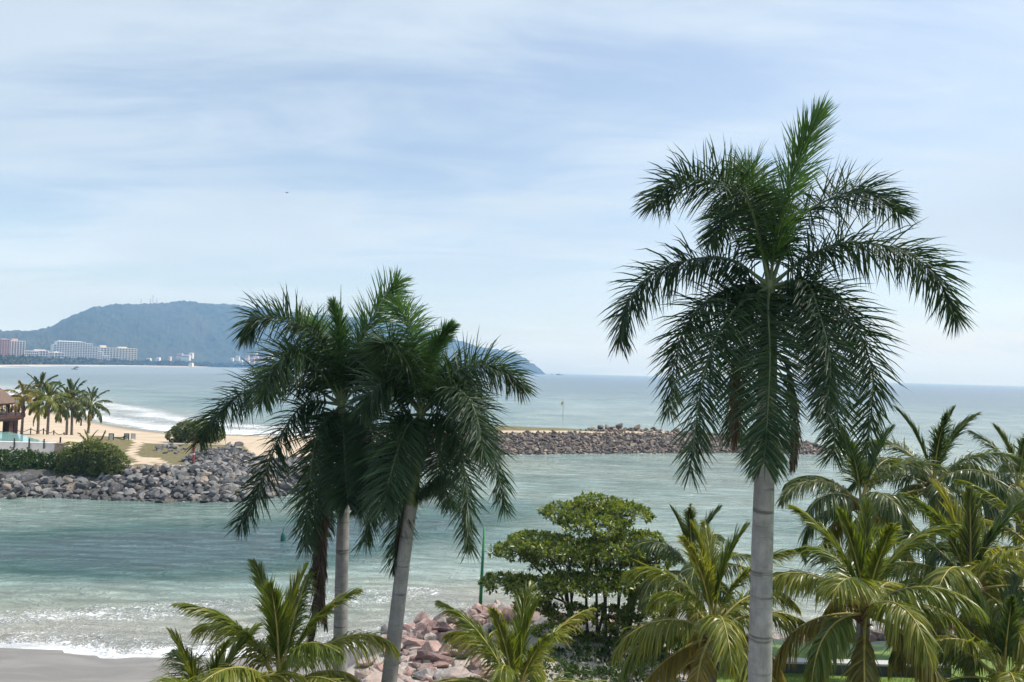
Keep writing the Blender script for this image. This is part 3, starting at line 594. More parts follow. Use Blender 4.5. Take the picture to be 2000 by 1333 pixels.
def build_royals():
    # the tall one at right
    h = (1504, 548)
    FR = [([h, (1520, 440), (1556, 320), (1598, 226)], -0.3, dict(fresh=1, a0=55, a1=24, g=0.03, bj=40)),
          ([h, (1462, 395), (1399, 358), (1325, 356), (1276, 396)], -0.9, dict(beta=10)),
          ([h, (1556, 433), (1632, 385), (1693, 378), (1758, 418)], 0.8, dict(beta=10)),
          ([h, (1582, 500), (1660, 474), (1759, 489), (1830, 544), (1868, 622)], -0.6, dict(beta=0, n=300)),
          ([h, (1426, 508), (1343, 509), (1271, 539), (1224, 598), (1208, 665)], 0.5, dict(n=300)),
          ([h, (1430, 562), (1358, 611), (1322, 688), (1306, 800)], 1.4, dict(n=300)),
          ([h, (1440, 600), (1395, 672), (1368, 770), (1348, 920)], -1.0, dict(n=300)),
          ([h, (1500, 600), (1504, 700), (1498, 830), (1492, 905)], -1.7, dict(n=300)),
          ([h, (1572, 552), (1602, 622), (1622, 710), (1612, 800)], -1.5, dict(n=300)),
          ([h, (1600, 556), (1662, 622), (1704, 730), (1694, 885)], 0.2, dict(n=300)),
          ([h, (1560, 580), (1610, 670), (1636, 780), (1628, 890)], 1.5, dict(n=300)),
          ([h, (1470, 570), (1448, 660), (1440, 760), (1432, 850)], 1.3, dict(n=300)),
          ([h, (1485, 440), (1452, 400), (1420, 420), (1390, 470)], 2.0, dict(beta=8)),
          ([h, (1490, 450), (1478, 390), (1470, 350), (1450, 330)], 1.0, dict(fresh=1, beta=15)),
          ([(1455, 650), (1440, 720), (1437, 800), (1435, 862)], 0.4, dict(dead=1, free=1)),
          ([(1535, 700), (1548, 780), (1552, 850), (1548, 905)], -0.3, dict(dead=1, free=1, L=0.5))]
    tr = lambda t: np.interp(t, [0, .05, .35, .6, .85, 1], [.29, .255, .245, .22, .195, .185])
    root, base, top = royal('royal_palm', 'tallest grey-trunked royal palm standing alone at the right against the sky', h, 15.0, [h, (1498, 760), (1494, 900), (1488, 1100), (1484, 1333)], tr, FR, 1)
    h = (668, 782)
    FL = [([h, (665, 700), (664, 640), (652, 596)], -0.2, dict(fresh=1, a0=50, a1=20, g=0.05, bj=45, L=.6)),
          ([h, (700, 680), (738, 602), (777, 551)], 0.3, dict(fresh=1, a0=55, g=.06, bj=40)),
          ([h, (626, 670), (565, 627), (500, 622), (482, 655)], -0.6, dict(beta=8)),
          ([h, (574, 742), (491, 760), (430, 804), (390, 862)], 0.3, dict(n=300)),
          ([h, (595, 790), (543, 862), (508, 951), (468, 1026)], -0.8, dict(n=300)),
          ([h, (622, 845), (604, 951), (597, 1066)], -1.2, dict(n=300)),
          ([h, (724, 727), (780, 727), (838, 770)], -0.9, dict()),
          ([h, (716, 815), (728, 890), (710, 950)], -1.6, dict()),
          ([h, (672, 860), (676, 940), (680, 985)], -1.8, dict()),
          ([h, (610, 705), (566, 697), (530, 730), (512, 780)], -1.6, dict(beta=6)),
          ([h, (640, 850), (636, 950), (630, 1040)], 1.0, dict()),
          ([h, (700, 850), (712, 920), (700, 1000)], 1.4, dict()),
          ([h, (630, 720), (600, 690), (575, 700)], 2.0, dict(beta=8)),
          ([h, (700, 720), (735, 680), (765, 690), (790, 740)], 1.9, dict(beta=8)),
          ([h, (648, 700), (628, 650), (600, 630)], 0.9, dict(fresh=1, beta=12)),
          ([(640, 880), (626, 1030), (622, 1150), (604, 1250)], -1.8, dict(dead=1, free=1, L=.75, n=300)),
          ([(645, 900), (630, 1060), (626, 1150), (636, 1215)], -1.6, dict(dead=1, free=1, L=.6, n=180))]
    tr = lambda t: np.interp(t, [0, .4, .7, 1], [.22, .20, .185, .165])
    root, base, top = royal('royal_palm', 'left one of the paired royal palms, straight trunk with long dead frond hanging', h, 21.0, [h, (672, 960), (668, 1100), (663, 1333)], tr, FL, 2, 1.12)
    sp = MB().tube([top-base, P(665, 640, 21)-base, P(666, 556, 21)-base], [0.05, .035, .004], 6).build('spear_leaf', M['royal_fresh'], root)
    h = (822, 800)
    FC = [([h, (812, 706), (800, 640), (775, 596)], 0.4, dict(beta=12, fresh=1)),
          ([h, (840, 706), (862, 660), (880, 640)], -0.4, dict(fresh=1, a0=50, a1=20, g=.05, bj=40, L=.55)),
          ([h, (880, 734), (940, 712), (990, 726), (1020, 760)], 0.5, dict(beta=8)),
          ([h, (888, 768), (935, 812), (965, 890), (985, 992)], 0.4, dict(n=300)),
          ([h, (878, 822), (905, 906), (916, 1070)], -0.8, dict(n=300)),
          ([h, (768, 749), (735, 758), (708, 802)], -0.8, dict()),
          ([h, (766, 825), (742, 928), (714, 1055)], -0.6, dict(n=300)),
          ([h, (785, 865), (780, 984), (770, 1100)], 0.2, dict(n=300)),
          ([h, (850, 850), (862, 920), (880, 985)], 1.5, dict()),
          ([h, (792, 840), (765, 920), (750, 990)], -1.5, dict()),
          ([h, (870, 760), (912, 775), (935, 830), (945, 890)], -1.5, dict()),
          ([h, (780, 730), (750, 690), (715, 690), (690, 730)], 1.4, dict(beta=8)),
          ([h, (845, 740), (875, 715), (915, 740), (930, 790)], 1.9, dict(beta=6)),
          ([h, (800, 720), (772, 680), (745, 672)], -1.6, dict(beta=8)),
          ([(795, 950), (782, 1030), (774, 1090), (770, 1110)], 0.1, dict(dead=1, free=1, L=.45)),
          ([(905, 960), (912, 1010), (915, 1050), (914, 1072)], -0.75, dict(dead=1, free=1, L=.4, n=50, g=.5))]
    tr = lambda t: np.interp(t, [0, .3, .6, 1], [.235, .215, .195, .165])
    root, base, top = royal('royal_palm', 'right one of the paired royal palms, leaning trunk and yellow-green crownshaft', h, 19.5, [h, (803, 985), (786, 1110), (760, 1333)], tr, FC, 3, 1.05)
    MB().tube([top-base, P(845, 720, 19.5)-base, P(869, 622, 19.5)-base], [0.05, .03, .004], 6).build('spear_leaf', M['royal_fresh'], root)
    # hanging flower brush below the crownshaft
    r = np.random.default_rng(5); a = P(806, 972, 19.5)-base; b = P(866, 930, 19.1)-base; V = []; F = []
    for i in range(900):
        t = r.uniform(0, 1); o = a+(b-a)*t + r.normal(size=3)*0.07; d = unit(np.array([r.normal()*.35+.25, r.normal()*.35-.2, -abs(r.normal())*.5-.35])); L = r.uniform(.15, .42)
        w = unit(np.cross(d, r.normal(size=3)))*0.008; n = len(V); V += [o-w, o+w, o+d*L]; F.append((n, n+1, n+2))
    tag(mesh_np('flower_brush', V, np.array(F), M['royal_leaf'], root), kind='stuff')
build_royals()

def coco_path(base_p, az, e0, bend, L, n=30, twist=0.0):
    t = np.linspace(0, 1, n); e = np.radians(e0 - bend*t**1.35); a = az + twist*t*t
    d = np.stack([np.cos(e)*np.sin(a), np.cos(e)*np.cos(a), np.sin(e)], 1)
    return base_p + np.concatenate([[np.zeros(3)], np.cumsum(d[:-1]*(L/(n-1)), 0)])
def coconut(label, heart_px, D, L, nf, seed, mats=('coco_leaf', 'coco_dark'), ground=None, lean=(0.0, 0.0), r0=0.15, nuts=0, group='coconut palms in the garden', nl=145, old=3, emin=-28, split=True, up=4, spread=1.0, name='coconut_palm', width=0.05):
    hp = P(*heart_px, D); r = np.random.default_rng(seed)
    gz = float(z_near(np.array([hp[0]]), np.array([hp[1]]))[0][0]) if ground is None else ground
    base = np.array([hp[0]+lean[0], hp[1]+lean[1], gz-0.1]); root = empty(name, base, label, 'palm tree', group)
    h = hp[2]-gz
    trunk(root, base, [base, base+np.array([-lean[0]*.35, -lean[1]*.35, h*.4]), hp-np.array([lean[0]*-.05, 0, .1])], lambda t: np.interp(t, [0, .1, 1], [r0*1.45, r0*1.1, r0*.85]), M['coco_trunk'], 0.16, k=12)
    ga = r.uniform(0, 6.28)
    for i in range(nf):
        q = i/(nf-1); az = ga + i*2.39996 + r.normal()*0.12
        if i < up: e0 = 84 - i*4 + r.normal()*3; bend = 22 + 8*i; LL = L*(.82+.05*i)
        else: e0 = np.interp(q, [0, .35, .7, 1], [78, 52, 14, emin])*spread + r.normal()*6; bend = np.interp(q, [0, .4, .8, 1], [60, 95, 92, 62]) + r.normal()*8; LL = L*r.uniform(.92, 1.06)
        b = hp + np.array([math.sin(az), math.cos(az), 0])*0.08*min(1, q*2) + np.array([0, 0, .12-.3*q])
        path = coco_path(b, az, e0, bend, LL, 30, r.normal()*0.25)
        yel = i >= nf-old
        lm = M['coco_yellow'] if yel else M[mats[int(r.uniform() > .55)]]
        g = np.interp(q, [0, .22, .4, 1], [.06, .5, 1.2, 1.7]); nar = i < up; A0, A1 = (24, 8) if nar else (60, 18)
        add_frond(root, base, path, lm, M['rachis_y'], 0.05*L/3.6, 0.008, split=split, n=nl, L=L*(.26 if nar else .33), width=width*L/3.6, a0=A0, a1=A1, beta=np.interp(q, [0, .4, 1], [28, 8, -18]), bj=11, g=g, t0=.19, prof=(.6, 1, .32), seed=seed*50+i, ragged=.1, clump=.35)
    if split:
        m = MB()
        for i in range(46):
            az = r.uniform(0, 6.28); rr = r0*r.uniform(.7, 1.4); p = hp-base+np.array([math.sin(az)*rr, math.cos(az)*rr, r.uniform(-.45, .1)]); d = np.array([math.sin(az)*r.uniform(.15, .4), math.cos(az)*r.uniform(.15, .4), r.uniform(.05, .35)])
            m.tube([p, p+d*.5, p+d+np.array([0, 0, -.08])], [.035, .028, .006], 4)
        m.build('fibre_sheath', M['fibre'], root)
    for i in range(nuts):
        az = math.pi + r.normal()*0.9; p = hp-base+np.array([math.sin(az)*.33, math.cos(az)*.33, r.uniform(-.5, -.12)])
        MB().lathe(p, [(.01, -.13), (.07, -.11), (.105, -.03), (.1, .05), (.055, .12), (.01, .14)], 8).build('coconut', M['nut'], root, True)
    return root
def build_coconuts():
    Y = ('coco_leaf', 'coco_leaf')
    coconut('young coconut palm with stiff upright fronds in front of the paired palm trunks', (545, 1345), 17.5, 3.1, 21, 11, Y, nl=165, up=7, spread=1.05, width=.05)
    coconut('low coconut palm with bright green fan in front of the pink boulders', (1005, 1372), 18.0, 2.9, 20, 12, Y, nl=165, up=7, spread=1.0, width=.05)
    coconut('large coconut palm with reddish fibre heart left of the tallest trunk', (1392, 1232), 23.5, 3.7, 19, 13, Y, nl=170, up=5, old=5, width=.05)
    coconut('dark coconut palm showing behind the large palm and right of the round tree', (1352, 1120), 31, 3.2, 18, 14, ('coco_dark', 'coco_dark'), up=4)
    coconut('coconut palm right of the tallest trunk with a folded broken frond in front', (1690, 1192), 22.5, 3.6, 20, 15, Y, nl=170, up=5, old=6, width=.05)
    coconut('coconut palm carrying a bunch of yellow-green nuts at lower right', (1895, 1152), 25, 3.9, 20, 16, ('coco_leaf', 'coco_dark'), nl=170, up=4, nuts=9, old=5, width=.05)
    coconut('coconut palm with arching fronds over the water just right of the tallest palm', (1682, 985), 32, 4.0, 18, 17, ('coco_dark', 'coco_dark'), up=3, nuts=5, old=4)
    coconut('tall coconut palm with dark heart, highest of the garden group at right', (1822, 950), 35, 4.3, 18, 18, ('coco_dark', 'coco_dark'), up=4, nuts=8, old=4)
    coconut('coconut palm cut by the right edge with dark stiff upright fan', (1990, 955), 37, 3.6, 18, 19, ('coco_dark', 'coco_dark'), up=6, old=2)
    coconut('yellowish coconut palm at the right edge between two taller palms', (2035, 1090), 27, 3.7, 18, 20, Y, up=5, old=4)
    coconut('coconut palm low in the right corner under the nut-bearing palm', (1960, 1330), 22, 3.3, 20, 21, ('coco_leaf', 'coco_dark'), up=4, old=4)
    coconut('coconut palm at the bottom left whose frond tips just reach in', (395, 1440), 16.5, 2.6, 18, 22, Y, up=3)
    g = 'palms around the far pool'
    far = [((47, 780), (42, 850), 'yellowish palm nearest the thatched roof beside the far pool', 'coco_yellow', 2.8), ((78, 768), (74, 846), 'tallest palm of the pool group rising behind the yellowish one', 'coco_dark', 3.1), ((96, 786), (92, 862), 'third palm from the thatched roof by the pool, pale trunk', 'coco_leaf', 2.9),
           ((132, 790), (130, 853), 'slim palm half hidden behind the bushy palm beside the pool', 'coco_dark', 2.6), ((141, 782), (140, 850), 'bushy palm with dense drooping crown beside the far pool', 'coco_dark', 3.2), ((178, 793), (172, 845), 'rightmost palm of the pool group leaning towards the surf', 'coco_dark', 2.9)]
    for i, (hp, bp, lab, mt, L) in enumerate(far):
        b = G(*bp, 2.1); D = b[1]; hw = P(*hp, D)
        coconut(lab, hp, D, L*1.18, 19, 40+i, (mt, 'coco_dark' if i else 'coco_yellow'), ground=2.05, lean=(b[0]-hw[0], 0), r0=.17, group=g, nl=46, split=False, old=1, up=5, width=.13)
    coconut('short palm growing out of the hedge beside the stone pillar', (172, 880), 84, 2.6, 15, 50, ('coco_leaf', 'coco_leaf'), ground=2.05, group=g, nl=30, split=False, old=2, up=3, width=.12, emin=0)
    coconut('palm under the thatched roof at the left edge of the photo', (-2, 800), 118, 2.6, 13, 51, ('coco_leaf', 'coco_dark'), ground=2.05, group=g, nl=30, split=False, old=1, up=3, width=.12)
build_coconuts()

# ------------------------------------------------------------------ round tree, hedge, shrubs
def leaf_cards(pos, nrm, size, seed, aspect=.45, per=7, spread=.9, droop=.25):
    """rosettes of small pointed leaves around twig tips"""
    r = np.random.default_rng(seed); n = len(pos); P0 = np.repeat(pos, per, 0); Nn = np.repeat(nrm, per, 0)
    d = unit(r.normal(size=(n*per, 3))); d = unit(d*spread + Nn*(1-spread*.45) + np.array([0, 0, -droop])*r.uniform(0, 1.6, (n*per, 1)))
    L = size*r.uniform(.65, 1.2, (n*per, 1)); w = unit(np.cross(d, Nn + .6*r.normal(size=(n*per, 3))))*L*aspect*.5; up = unit(np.cross(w, d))*L*.1
    a = P0 + d*L*.12; V = np.stack([a, a+d*L*.5-w+up, a+d*L*.62, a+d*L*.5+w+up, a+d*L], 1).reshape(-1, 3)
    b = np.arange(n*per)[:, None]*5; return V, np.concatenate([b+np.array([0, 2, 1]), b+np.array([1, 2, 4]), b+np.array([0, 3, 2]), b+np.array([2, 3, 4])])
def build_tree():
    D = 34.0; base = P(1165, 1322, D); base[2] = float(z_near(base[:1], base[1:2])[0][0])-.1; r = np.random.default_rng(3)
    root = empty('broadleaf_tree', base, 'round multi-stemmed broadleaf tree with tiered crown above the boulders', 'tree')
    pads = [((1110, 1003), 0, 1.35, .62), ((1165, 985), .4, 1.2, .5), ((1215, 1003), -.2, 1.45, .6), ((1160, 1025), -.9, 1.6, .6), ((1050, 1060), -.2, 1.45, .55), ((1010, 1078), .3, 1.25, .55), ((1105, 1072), -1.3, 1.5, .6), ((1190, 1072), -1.4, 1.6, .65), ((1245, 1060), .2, 1.35, .7), ((1265, 1095), -.6, 1.3, .7),
            ((985, 1140), -.3, 1.1, .5), ((1045, 1148), -.9, 1.4, .55), ((1115, 1140), -1.8, 1.4, .6), ((1185, 1140), -1.8, 1.5, .6), ((1250, 1145), -1.2, 1.4, .7), ((1090, 1095), 1.4, 1.6, .7), ((1200, 1100), 1.5, 1.6, .7), ((1040, 1185), -.6, .9, .5), ((1110, 1200), -.9, 1.1, .6), ((1190, 1205), -.9, 1.2, .6), ((1130, 1255), -.5, 1.2, .6), ((1220, 1250), -.6, 1.2, .6), ((1080, 1240), 0, 1.0, .5), ((1260, 1200), -.3, 1.1, .6)]
    pos = []; nr = []; m = MB()
    stems = [P(1165+dx, 1300, D+dy) for dx, dy in [(-45, .2), (-18, -.4), (0, .5), (18, -.2), (38, .3), (60, -.3)]]
    for i, (q, dy, rx, rz) in enumerate(pads):
        c = P(*q, D+dy); s = stems[int(np.argmin([abs(p[0]-c[0])+r.uniform(0, .5) for p in stems]))]; s0 = np.array([s[0], s[1], base[2]-.1])
        k = s0 + (c-s0)*np.array([.25, .3, .5]) + r.normal(size=3)*.15; k2 = s0+(c-s0)*np.array([.65, .7, .82]) + r.normal(size=3)*.12
        m.tube(spline([s0-base, k-base, k2-base, c-base], 12), np.linspace(.075, .022, 12), 6)
        rz *= .72 if q[1] < 1030 else .62; cnt = int(125*rx*rx*.75)
        for j in range(cnt):
            u = unit(r.normal(size=3)); rad = r.uniform(.55, 1.0)**.5; 
            if u[2] < -.35 and r.uniform() < .7: u[2] *= -1
            wob = 1 + .28*(vnoise(np.array([u[0]*2.2+i*9]), np.array([u[1]*2.2+u[2]*2+i]), 3)[0]-.5)
            p = c + u*np.array([rx, rx*.9, rz])*rad*wob; pos.append(p-base); nr.append(unit(u*.6+np.array([0, 0, .8])))
            if j % 6 == 0: m.tube([k2*0.15+c*.85-base, (c+p)/2-base+r.normal(size=3)*.06, p-base], [.02, .012, .005], 4, False)
    m.build('trunk', M['bark'], root, True)
    V, F = leaf_cards(np.array(pos), np.array(nr), .20, 4, .46, 9, .9, .35); tag(mesh_np('crown', V, F, M['tree_leaf'], root), kind='stuff')
build_tree()
def shrub(name, label, cat, base, blobs, leaf, n, mat, seed, per=6, stem=True):
    base = np.array(base, float); root = empty(name, base, label, cat); r = np.random.default_rng(seed); pos = []; nr = []; m = MB()
    for (c, rad) in blobs:
        c = np.array(c, float); rad = np.array(rad, float); k = int(n*rad[0]*rad[2])
        for j in range(k):
            u = unit(r.normal(size=3)); wob = .82+.4*vnoise(np.array([u[0]*2.5+c[0]]), np.array([u[2]*2.5+u[1]*2+c[1]]), 8)[0]
            p = c + u*rad*wob*r.uniform(.7, 1)**.5
            if p[2] < base[2]-.2: continue
            pos.append(p-base); nr.append(unit(u+np.array([0, 0, .4])))
        m.tube([np.array([c[0], c[1], base[2]-.2])-base, (c-base)+r.normal(size=3)*.1, c-base+np.array([.1, 0, rad[2]*.6])], [.07, .05, .02], 5)
    m.build('stem', M['bark'], root, True); V, F = leaf_cards(np.array(pos), np.array(nr), leaf, seed, .5, per, .95, .1); tag(mesh_np('foliage', V, F, mat, root), kind='stuff')
def build_shrubs():
    bl = []
    for px in range(-40, 150, 13):
        c = P(px, 905, 79.3); c[2] = 1.75; bl.append((c + np.array([0, rng.normal()*.3, rng.normal()*.12]), (1.1, 1.5, 1.75)))
    b = P(60, 905, 80); shrub('hedge', 'long clipped green hedge in front of the white pool wall', 'hedge', (b[0], b[1], 1.0), bl, .26, 170, M['hedge_leaf'], 21)
    bl = []
    for px, py, rx, rz in [(145, 898, 1.4, 1.4), (172, 892, 1.5, 1.6), (200, 894, 1.5, 1.5), (224, 904, 1.2, 1.2), (160, 918, 1.5, 1.2), (200, 918, 1.5, 1.2), (225, 922, 1.0, .9), (135, 918, 1.2, 1.1)]:
        c = P(px, py, 78.5); bl.append((c, (rx, 1.5, rz)))
    b = P(190, 925, 78.5); shrub('large_bush', 'large untrimmed green bush at the end of the hedge above the boulders', 'bush', (b[0], b[1], 1.5), bl, .28, 210, M['scrub_leaf'], 22)
    bl = []
    for px, py, rx, rz in [(345, 850, 1.3, .9), (364, 842, 1.8, 1.5), (388, 843, 2.0, 1.5), (415, 848, 1.6, 1.1)]:
        c = P(px, py, 110); bl.append((c, (rx, 1.6, rz)))
    b = P(380, 850, 106); shrub('beach_bush', 'rounded sea bush on the sand beside the surf', 'bush', (b[0], b[1], 2.0), bl, .34, 160, M['scrub_leaf'], 23)
    bl = []
    for px, py, rx, rz in [(1060, 1300, 1.0, .7), (1110, 1305, 1.1, .8), (1160, 1310, 1.1, .8), (1215, 1300, 1.1, .9), (1260, 1290, 1.0, .9), (1300, 1280, .9, .9), (1090, 1335, 1.0, .8), (1150, 1345, 1.1, .8), (1210, 1340, 1.1, .8), (1270, 1335, 1.0, .8)]:
        c = P(px, py, 28.5 if py > 1320 else 31.0); bl.append((c, (rx, 1.0, rz)))
    b = P(1160, 1330, 32.0); shrub('undergrowth_shrub', 'dark shrub growing round the stems of the broadleaf tree', 'shrub', (b[0], 29.5, 1.6), bl, .16, 330, M['hedge_leaf'], 24)
build_shrubs()

# ------------------------------------------------------------------ pool terrace and small things at left
M['white'] = mat_plain('white_plaster', (0.74, 0.75, 0.76), 0.7, .05, 1.0); M['dark_wood'] = mat_plain('dark_wood', (0.07, 0.035, 0.028), .6, .3, 3); M['thatch'] = mat_plain('palm_thatch', (0.16, 0.11, 0.085), .95, .35, 6, bump=.6)
M['black'] = mat_plain('black_metal', (0.02, 0.02, 0.022), .5, .2, 5); M['stone'] = mat_plain('stone_pillar', (0.3, 0.26, 0.21), .85, .35, 4); M['pool'] = mat_plain('pool_water', (0.28, 0.50, 0.47), .06, .1, .6, bump=.08)
M['green'] = mat_plain('green_paint', (0.012, 0.17, 0.06), .45, .15, 2); M['redpaint'] = mat_plain('faded_red_paint', (0.24, 0.045, 0.04), .6, .25, 3); M['yellow'] = mat_plain('yellow_cloth', (0.62, 0.5, 0.18), .8, .15, 4); M['steel'] = mat_plain('pale_steel', (0.42, 0.42, 0.4), .5, .1, 4)
M['teal'] = mat_plain('buoy_green', (0.012, 0.10, 0.085), .5, .2, 4); M['panel'] = mat_plain('pale_panel', (0.55, 0.58, 0.57), .6, .1, 3); M['deckgreen'] = mat_plain('dark_green_canvas', (0.03, 0.09, 0.08), .7, .2, 3)
M['lampgreen'] = mat_plain('dark_green_metal', (0.012, 0.05, 0.04), .45, .2, 3); M['stonewall'] = mat_plain('dark_coping_wall', (0.05, 0.055, 0.065), .6, .3, 2); M['cap'] = mat_plain('wall_coping', (0.5, 0.5, 0.5), .7, .1, 2)
def on_spit(px, py):
    z = 2.1
    for k in range(6): p = G(px, py, z); z = float(z_spit(p[:1], p[1:2])[0][0])
    return G(px, py, z)
def build_terrace():
    a = P(-60, 884, 86); b = P(116, 885, 86); z0 = a[2]*.5+b[2]*.5; zt = P(50, 866, 86)[2]
    c0 = np.array([a[0], 86.0, z0-1.0]); L = b[0]-a[0]
    root = empty('pool_terrace', c0, 'white walled pool terrace with pale turquoise water behind the hedge', 'pool')
    h = zt-c0[2]
    MB().box((0, 0, 0), (L, .35, h)).build('front_wall', M['white'], root); MB().box((-.1, -.08, h+.003), (L+.1, .43, h+.12)).build('coping', M['white'], root)
    e = [G(px, py, zt-.12)-c0 for px, py in [(112, 864), (70, 858), (45, 850), (20, 844), (-60, 843)]]; ring = [(0, .36), (L-.4, .36)] + [(q[0], q[1]) for q in e[1:]]; n = len(ring)
    MB().add([(x, y, z) for z in (h-.9, h-.12) for x, y in ring], [tuple(range(n))[::-1], tuple(range(n, 2*n))] + [(i, (i+1) % n, n+(i+1) % n, n+i) for i in range(n)]).build('pool_water', M['pool'], root)
    for px in (29, 58, 87):
        x = P(px, 870, 86)[0]-a[0]; MB().tube([(x, -.12, h-.55), (x, -.12, h+.55)], .075, 8).build('lamp_post', M['black'], root)
    p = P(120, 886, 85.5); pr = empty('stone_pillar', (p[0], 85.5, 1.9), 'rough stone pillar at the right end of the white pool wall', 'pillar')
    m = MB(); rr = np.random.default_rng(2)
    for k in range(8):
        for q in range(2): m.box((-.55+q*.56+rr.uniform(-.04, .04), -.5+rr.uniform(-.05, .05), k*.24), (-.02+q*.55+rr.uniform(-.04, .04), .45, k*.24+.23))
    m.build('stonework', M['stone'], pr); MB().box((-.62, -.58, 1.925), (.62, .5, 2.05)).build('cap_stone', M['stone'], pr)
    t = P(117, 855, 85.5); MB().tube([(-.2, 0, 2.05), (-.2, 0, 2.7)], .09, 8).build('post', M['black'], pr)
    # thatched pavilion
    D = 100.0; c = P(-58, 858, D); zd = P(10, 811, D)[2]; base = np.array([c[0], D, 2.0]); root = empty('pavilion', base, 'dark wooden deck pavilion with thatched cone roof at the left edge', 'pavilion')
    rad = P(33, 811, D)[0]-c[0]; zdl = zd-2.0
    MB().lathe((0, 0, zdl-.5), [(rad-.5, -.25), (rad-.1, 0), (rad, .12), (rad, .5)], 36).build('deck', M['dark_wood'], root)
    for k in range(7):
        an = -1.9+k*.5; x, y = math.cos(an)*(rad-1.4), math.sin(an)*(rad-1.4); m = MB().box((x-.42, y-.42, -.5), (x+.42, y+.42, zdl-.7)); m.build('support', M['dark_wood'], root)
    m = MB()
    for k in range(24):
        an = k*2*math.pi/24; x, y = math.cos(an)*(rad-.15), math.sin(an)*(rad-.15); MB().tube([(x, y, zdl), (x, y, zdl+1.15)], .09, 6).build('railing_post', M['dark_wood'], root)
    ring = [(math.cos(k*math.pi/24)*(rad-.15), math.sin(k*math.pi/24)*(rad-.15), zdl+.35) for k in range(49)]; MB().tube(ring, .03, 5).build('rail', M['dark_wood'], root)
    rr_ = P(19, 788, D)[0]-c[0]; ze = P(20, 788, D)[2]-2; m = MB(); prof = [(rr_-.25, ze-.22), (rr_, ze), (rr_*.8, ze+1.1), (rr_*.5, ze+2.4), (.25, ze+4.6), (.02, ze+4.8)]
    m.lathe((0, 0, 0), prof, 40); m.build('thatched_roof', M['thatch'], root)
    for k in range(10):
        an = k*2*math.pi/10+.2; x, y = math.cos(an)*(rr_-.8), math.sin(an)*(rr_-.8); MB().tube([(x, y, zdl), (x, y, ze+.5)], .12, 8).build('roof_post', M['dark_wood'], root)
    # rope fence along the sand
    pts = [G(px, py, 2.6) for px, py in [(-20, 842), (30, 843), (60, 841), (85, 842), (105, 846), (125, 850), (140, 852)]]; b = np.array(pts[3]); b[2] = 2.0
    root = empty('rope_fence', b, 'low rope fence with short posts between pool palms and beach', 'fence')
    rope = []
    for p, q in zip(pts[:-1], pts[1:]):
        for t in np.linspace(0, 1, 7)[:-1]: rope.append(p+(q-p)*t+np.array([0, 0, .25-.35*math.sin(math.pi*t)])-b)
        g = float(z_spit(p[:1], p[1:2])[0][0]); MB().tube([np.array([p[0], p[1], g-.1])-b, p-b+np.array([0, 0, .4])], .09, 6).build('post', M['dark_wood'], root)
    MB().tube(rope, .05, 5).build('rope', M['dark_wood'], root)
    # beach frames
    for px, w, lab in [(217, 10, 'dark framed pale panel on the sand, left of the canvas lounger'), (247, 10, 'dark framed pale panel on the sand right beside the canvas lounger'), (260, 9, 'paler framed panel on the sand, rightmost of three')]:
        p = on_spit(px, 860); s = p[1]/F; W = w*s; H = 13*s; root = empty('beach_panel', p, lab, 'panel', 'framed panels on the sand')
        MB().box((-W/2+.09, -.02, .15), (W/2-.09, .02, H-.09)).build('sheet', M['panel'], root)
        fm = M['black'] if px < 255 else M['steel']
        for x0, x1, z0, z1 in [(-W/2, -W/2+.087, 0, H), (W/2-.087, W/2, 0, H), (-W/2+.088, W/2-.088, H-.088, H)]: MB().box((x0, -.05, z0), (x1, .05, z1)).build('frame_bar', fm, root)
    p = on_spit(233, 860); root = empty('lounger', p, 'low dark green canvas lounger between framed panels on the sand', 'lounger')
    MB().box((-.75, -.35, .3), (.45, .35, .4)).build('seat', M['deckgreen'], root); MB().add([(.45, -.35, .3), (.45, .35, .3), (.95, .35, .62), (.95, -.35, .62), (.45, -.35, .4), (.45, .35, .4), (.93, .35, .72), (.93, -.35, .72)], [(0, 1, 2, 3), (4, 7, 6, 5), (0, 3, 7, 4), (1, 5, 6, 2), (0, 4, 5, 1), (3, 2, 6, 7)]).build('backrest', M['deckgreen'], root)
    for x in (-.65, .4):
        for y in (-.28, .28): MB().box((x-.04, y-.04, 0), (x+.04, y+.04, .297)).build('leg', M['steel'], root)
    p = on_spit(158, 832); root = empty('beach_post', p, 'lone dark post standing on open sand near the surf', 'post'); MB().tube([(0, 0, -.2), (0.02, 0, 1.35)], [.16, .13], 8).build('shaft', M['black'], root); MB().lathe((0.02, 0, 1.35), [(.15, 0), (.16, .05), (.05, .12)], 8).build('cap', M['black'], root)
    p = on_spit(198, 858); root = empty('leaning_post', p, 'short dark post leaning to the right beside the framed panels', 'post'); MB().tube([(0, 0, -.1), (.25, 0, .5), (.5, 0, 1.15)], [.12, .1, .08], 6).build('shaft', M['dark_wood'], root); MB().tube([(.36, -.05, .85), (.6, -.05, .8)], .05, 5).build('peg', M['dark_wood'], root)
    # red beacon post
    p = on_spit(377, 911); s = p[1]/F; H = 54*s; root = empty('beacon_post', p, 'faded red beacon post standing among the grey boulders', 'beacon')
    MB().tube([(0, 0, -.4), (0, 0, H)], [.14, .11], 10).build('pole', M['redpaint'], root); MB().lathe((0, 0, H), [(.1, 0), (.3, .02), (.32, .1), (.2, .14), (.2, .34), (.06, .45)], 12).build('lantern', M['redpaint'], root); MB().lathe((0, 0, H*.42), [(.145, 0), (.15, .12)], 10).build('white_band', M['white'], root)
build_terrace()
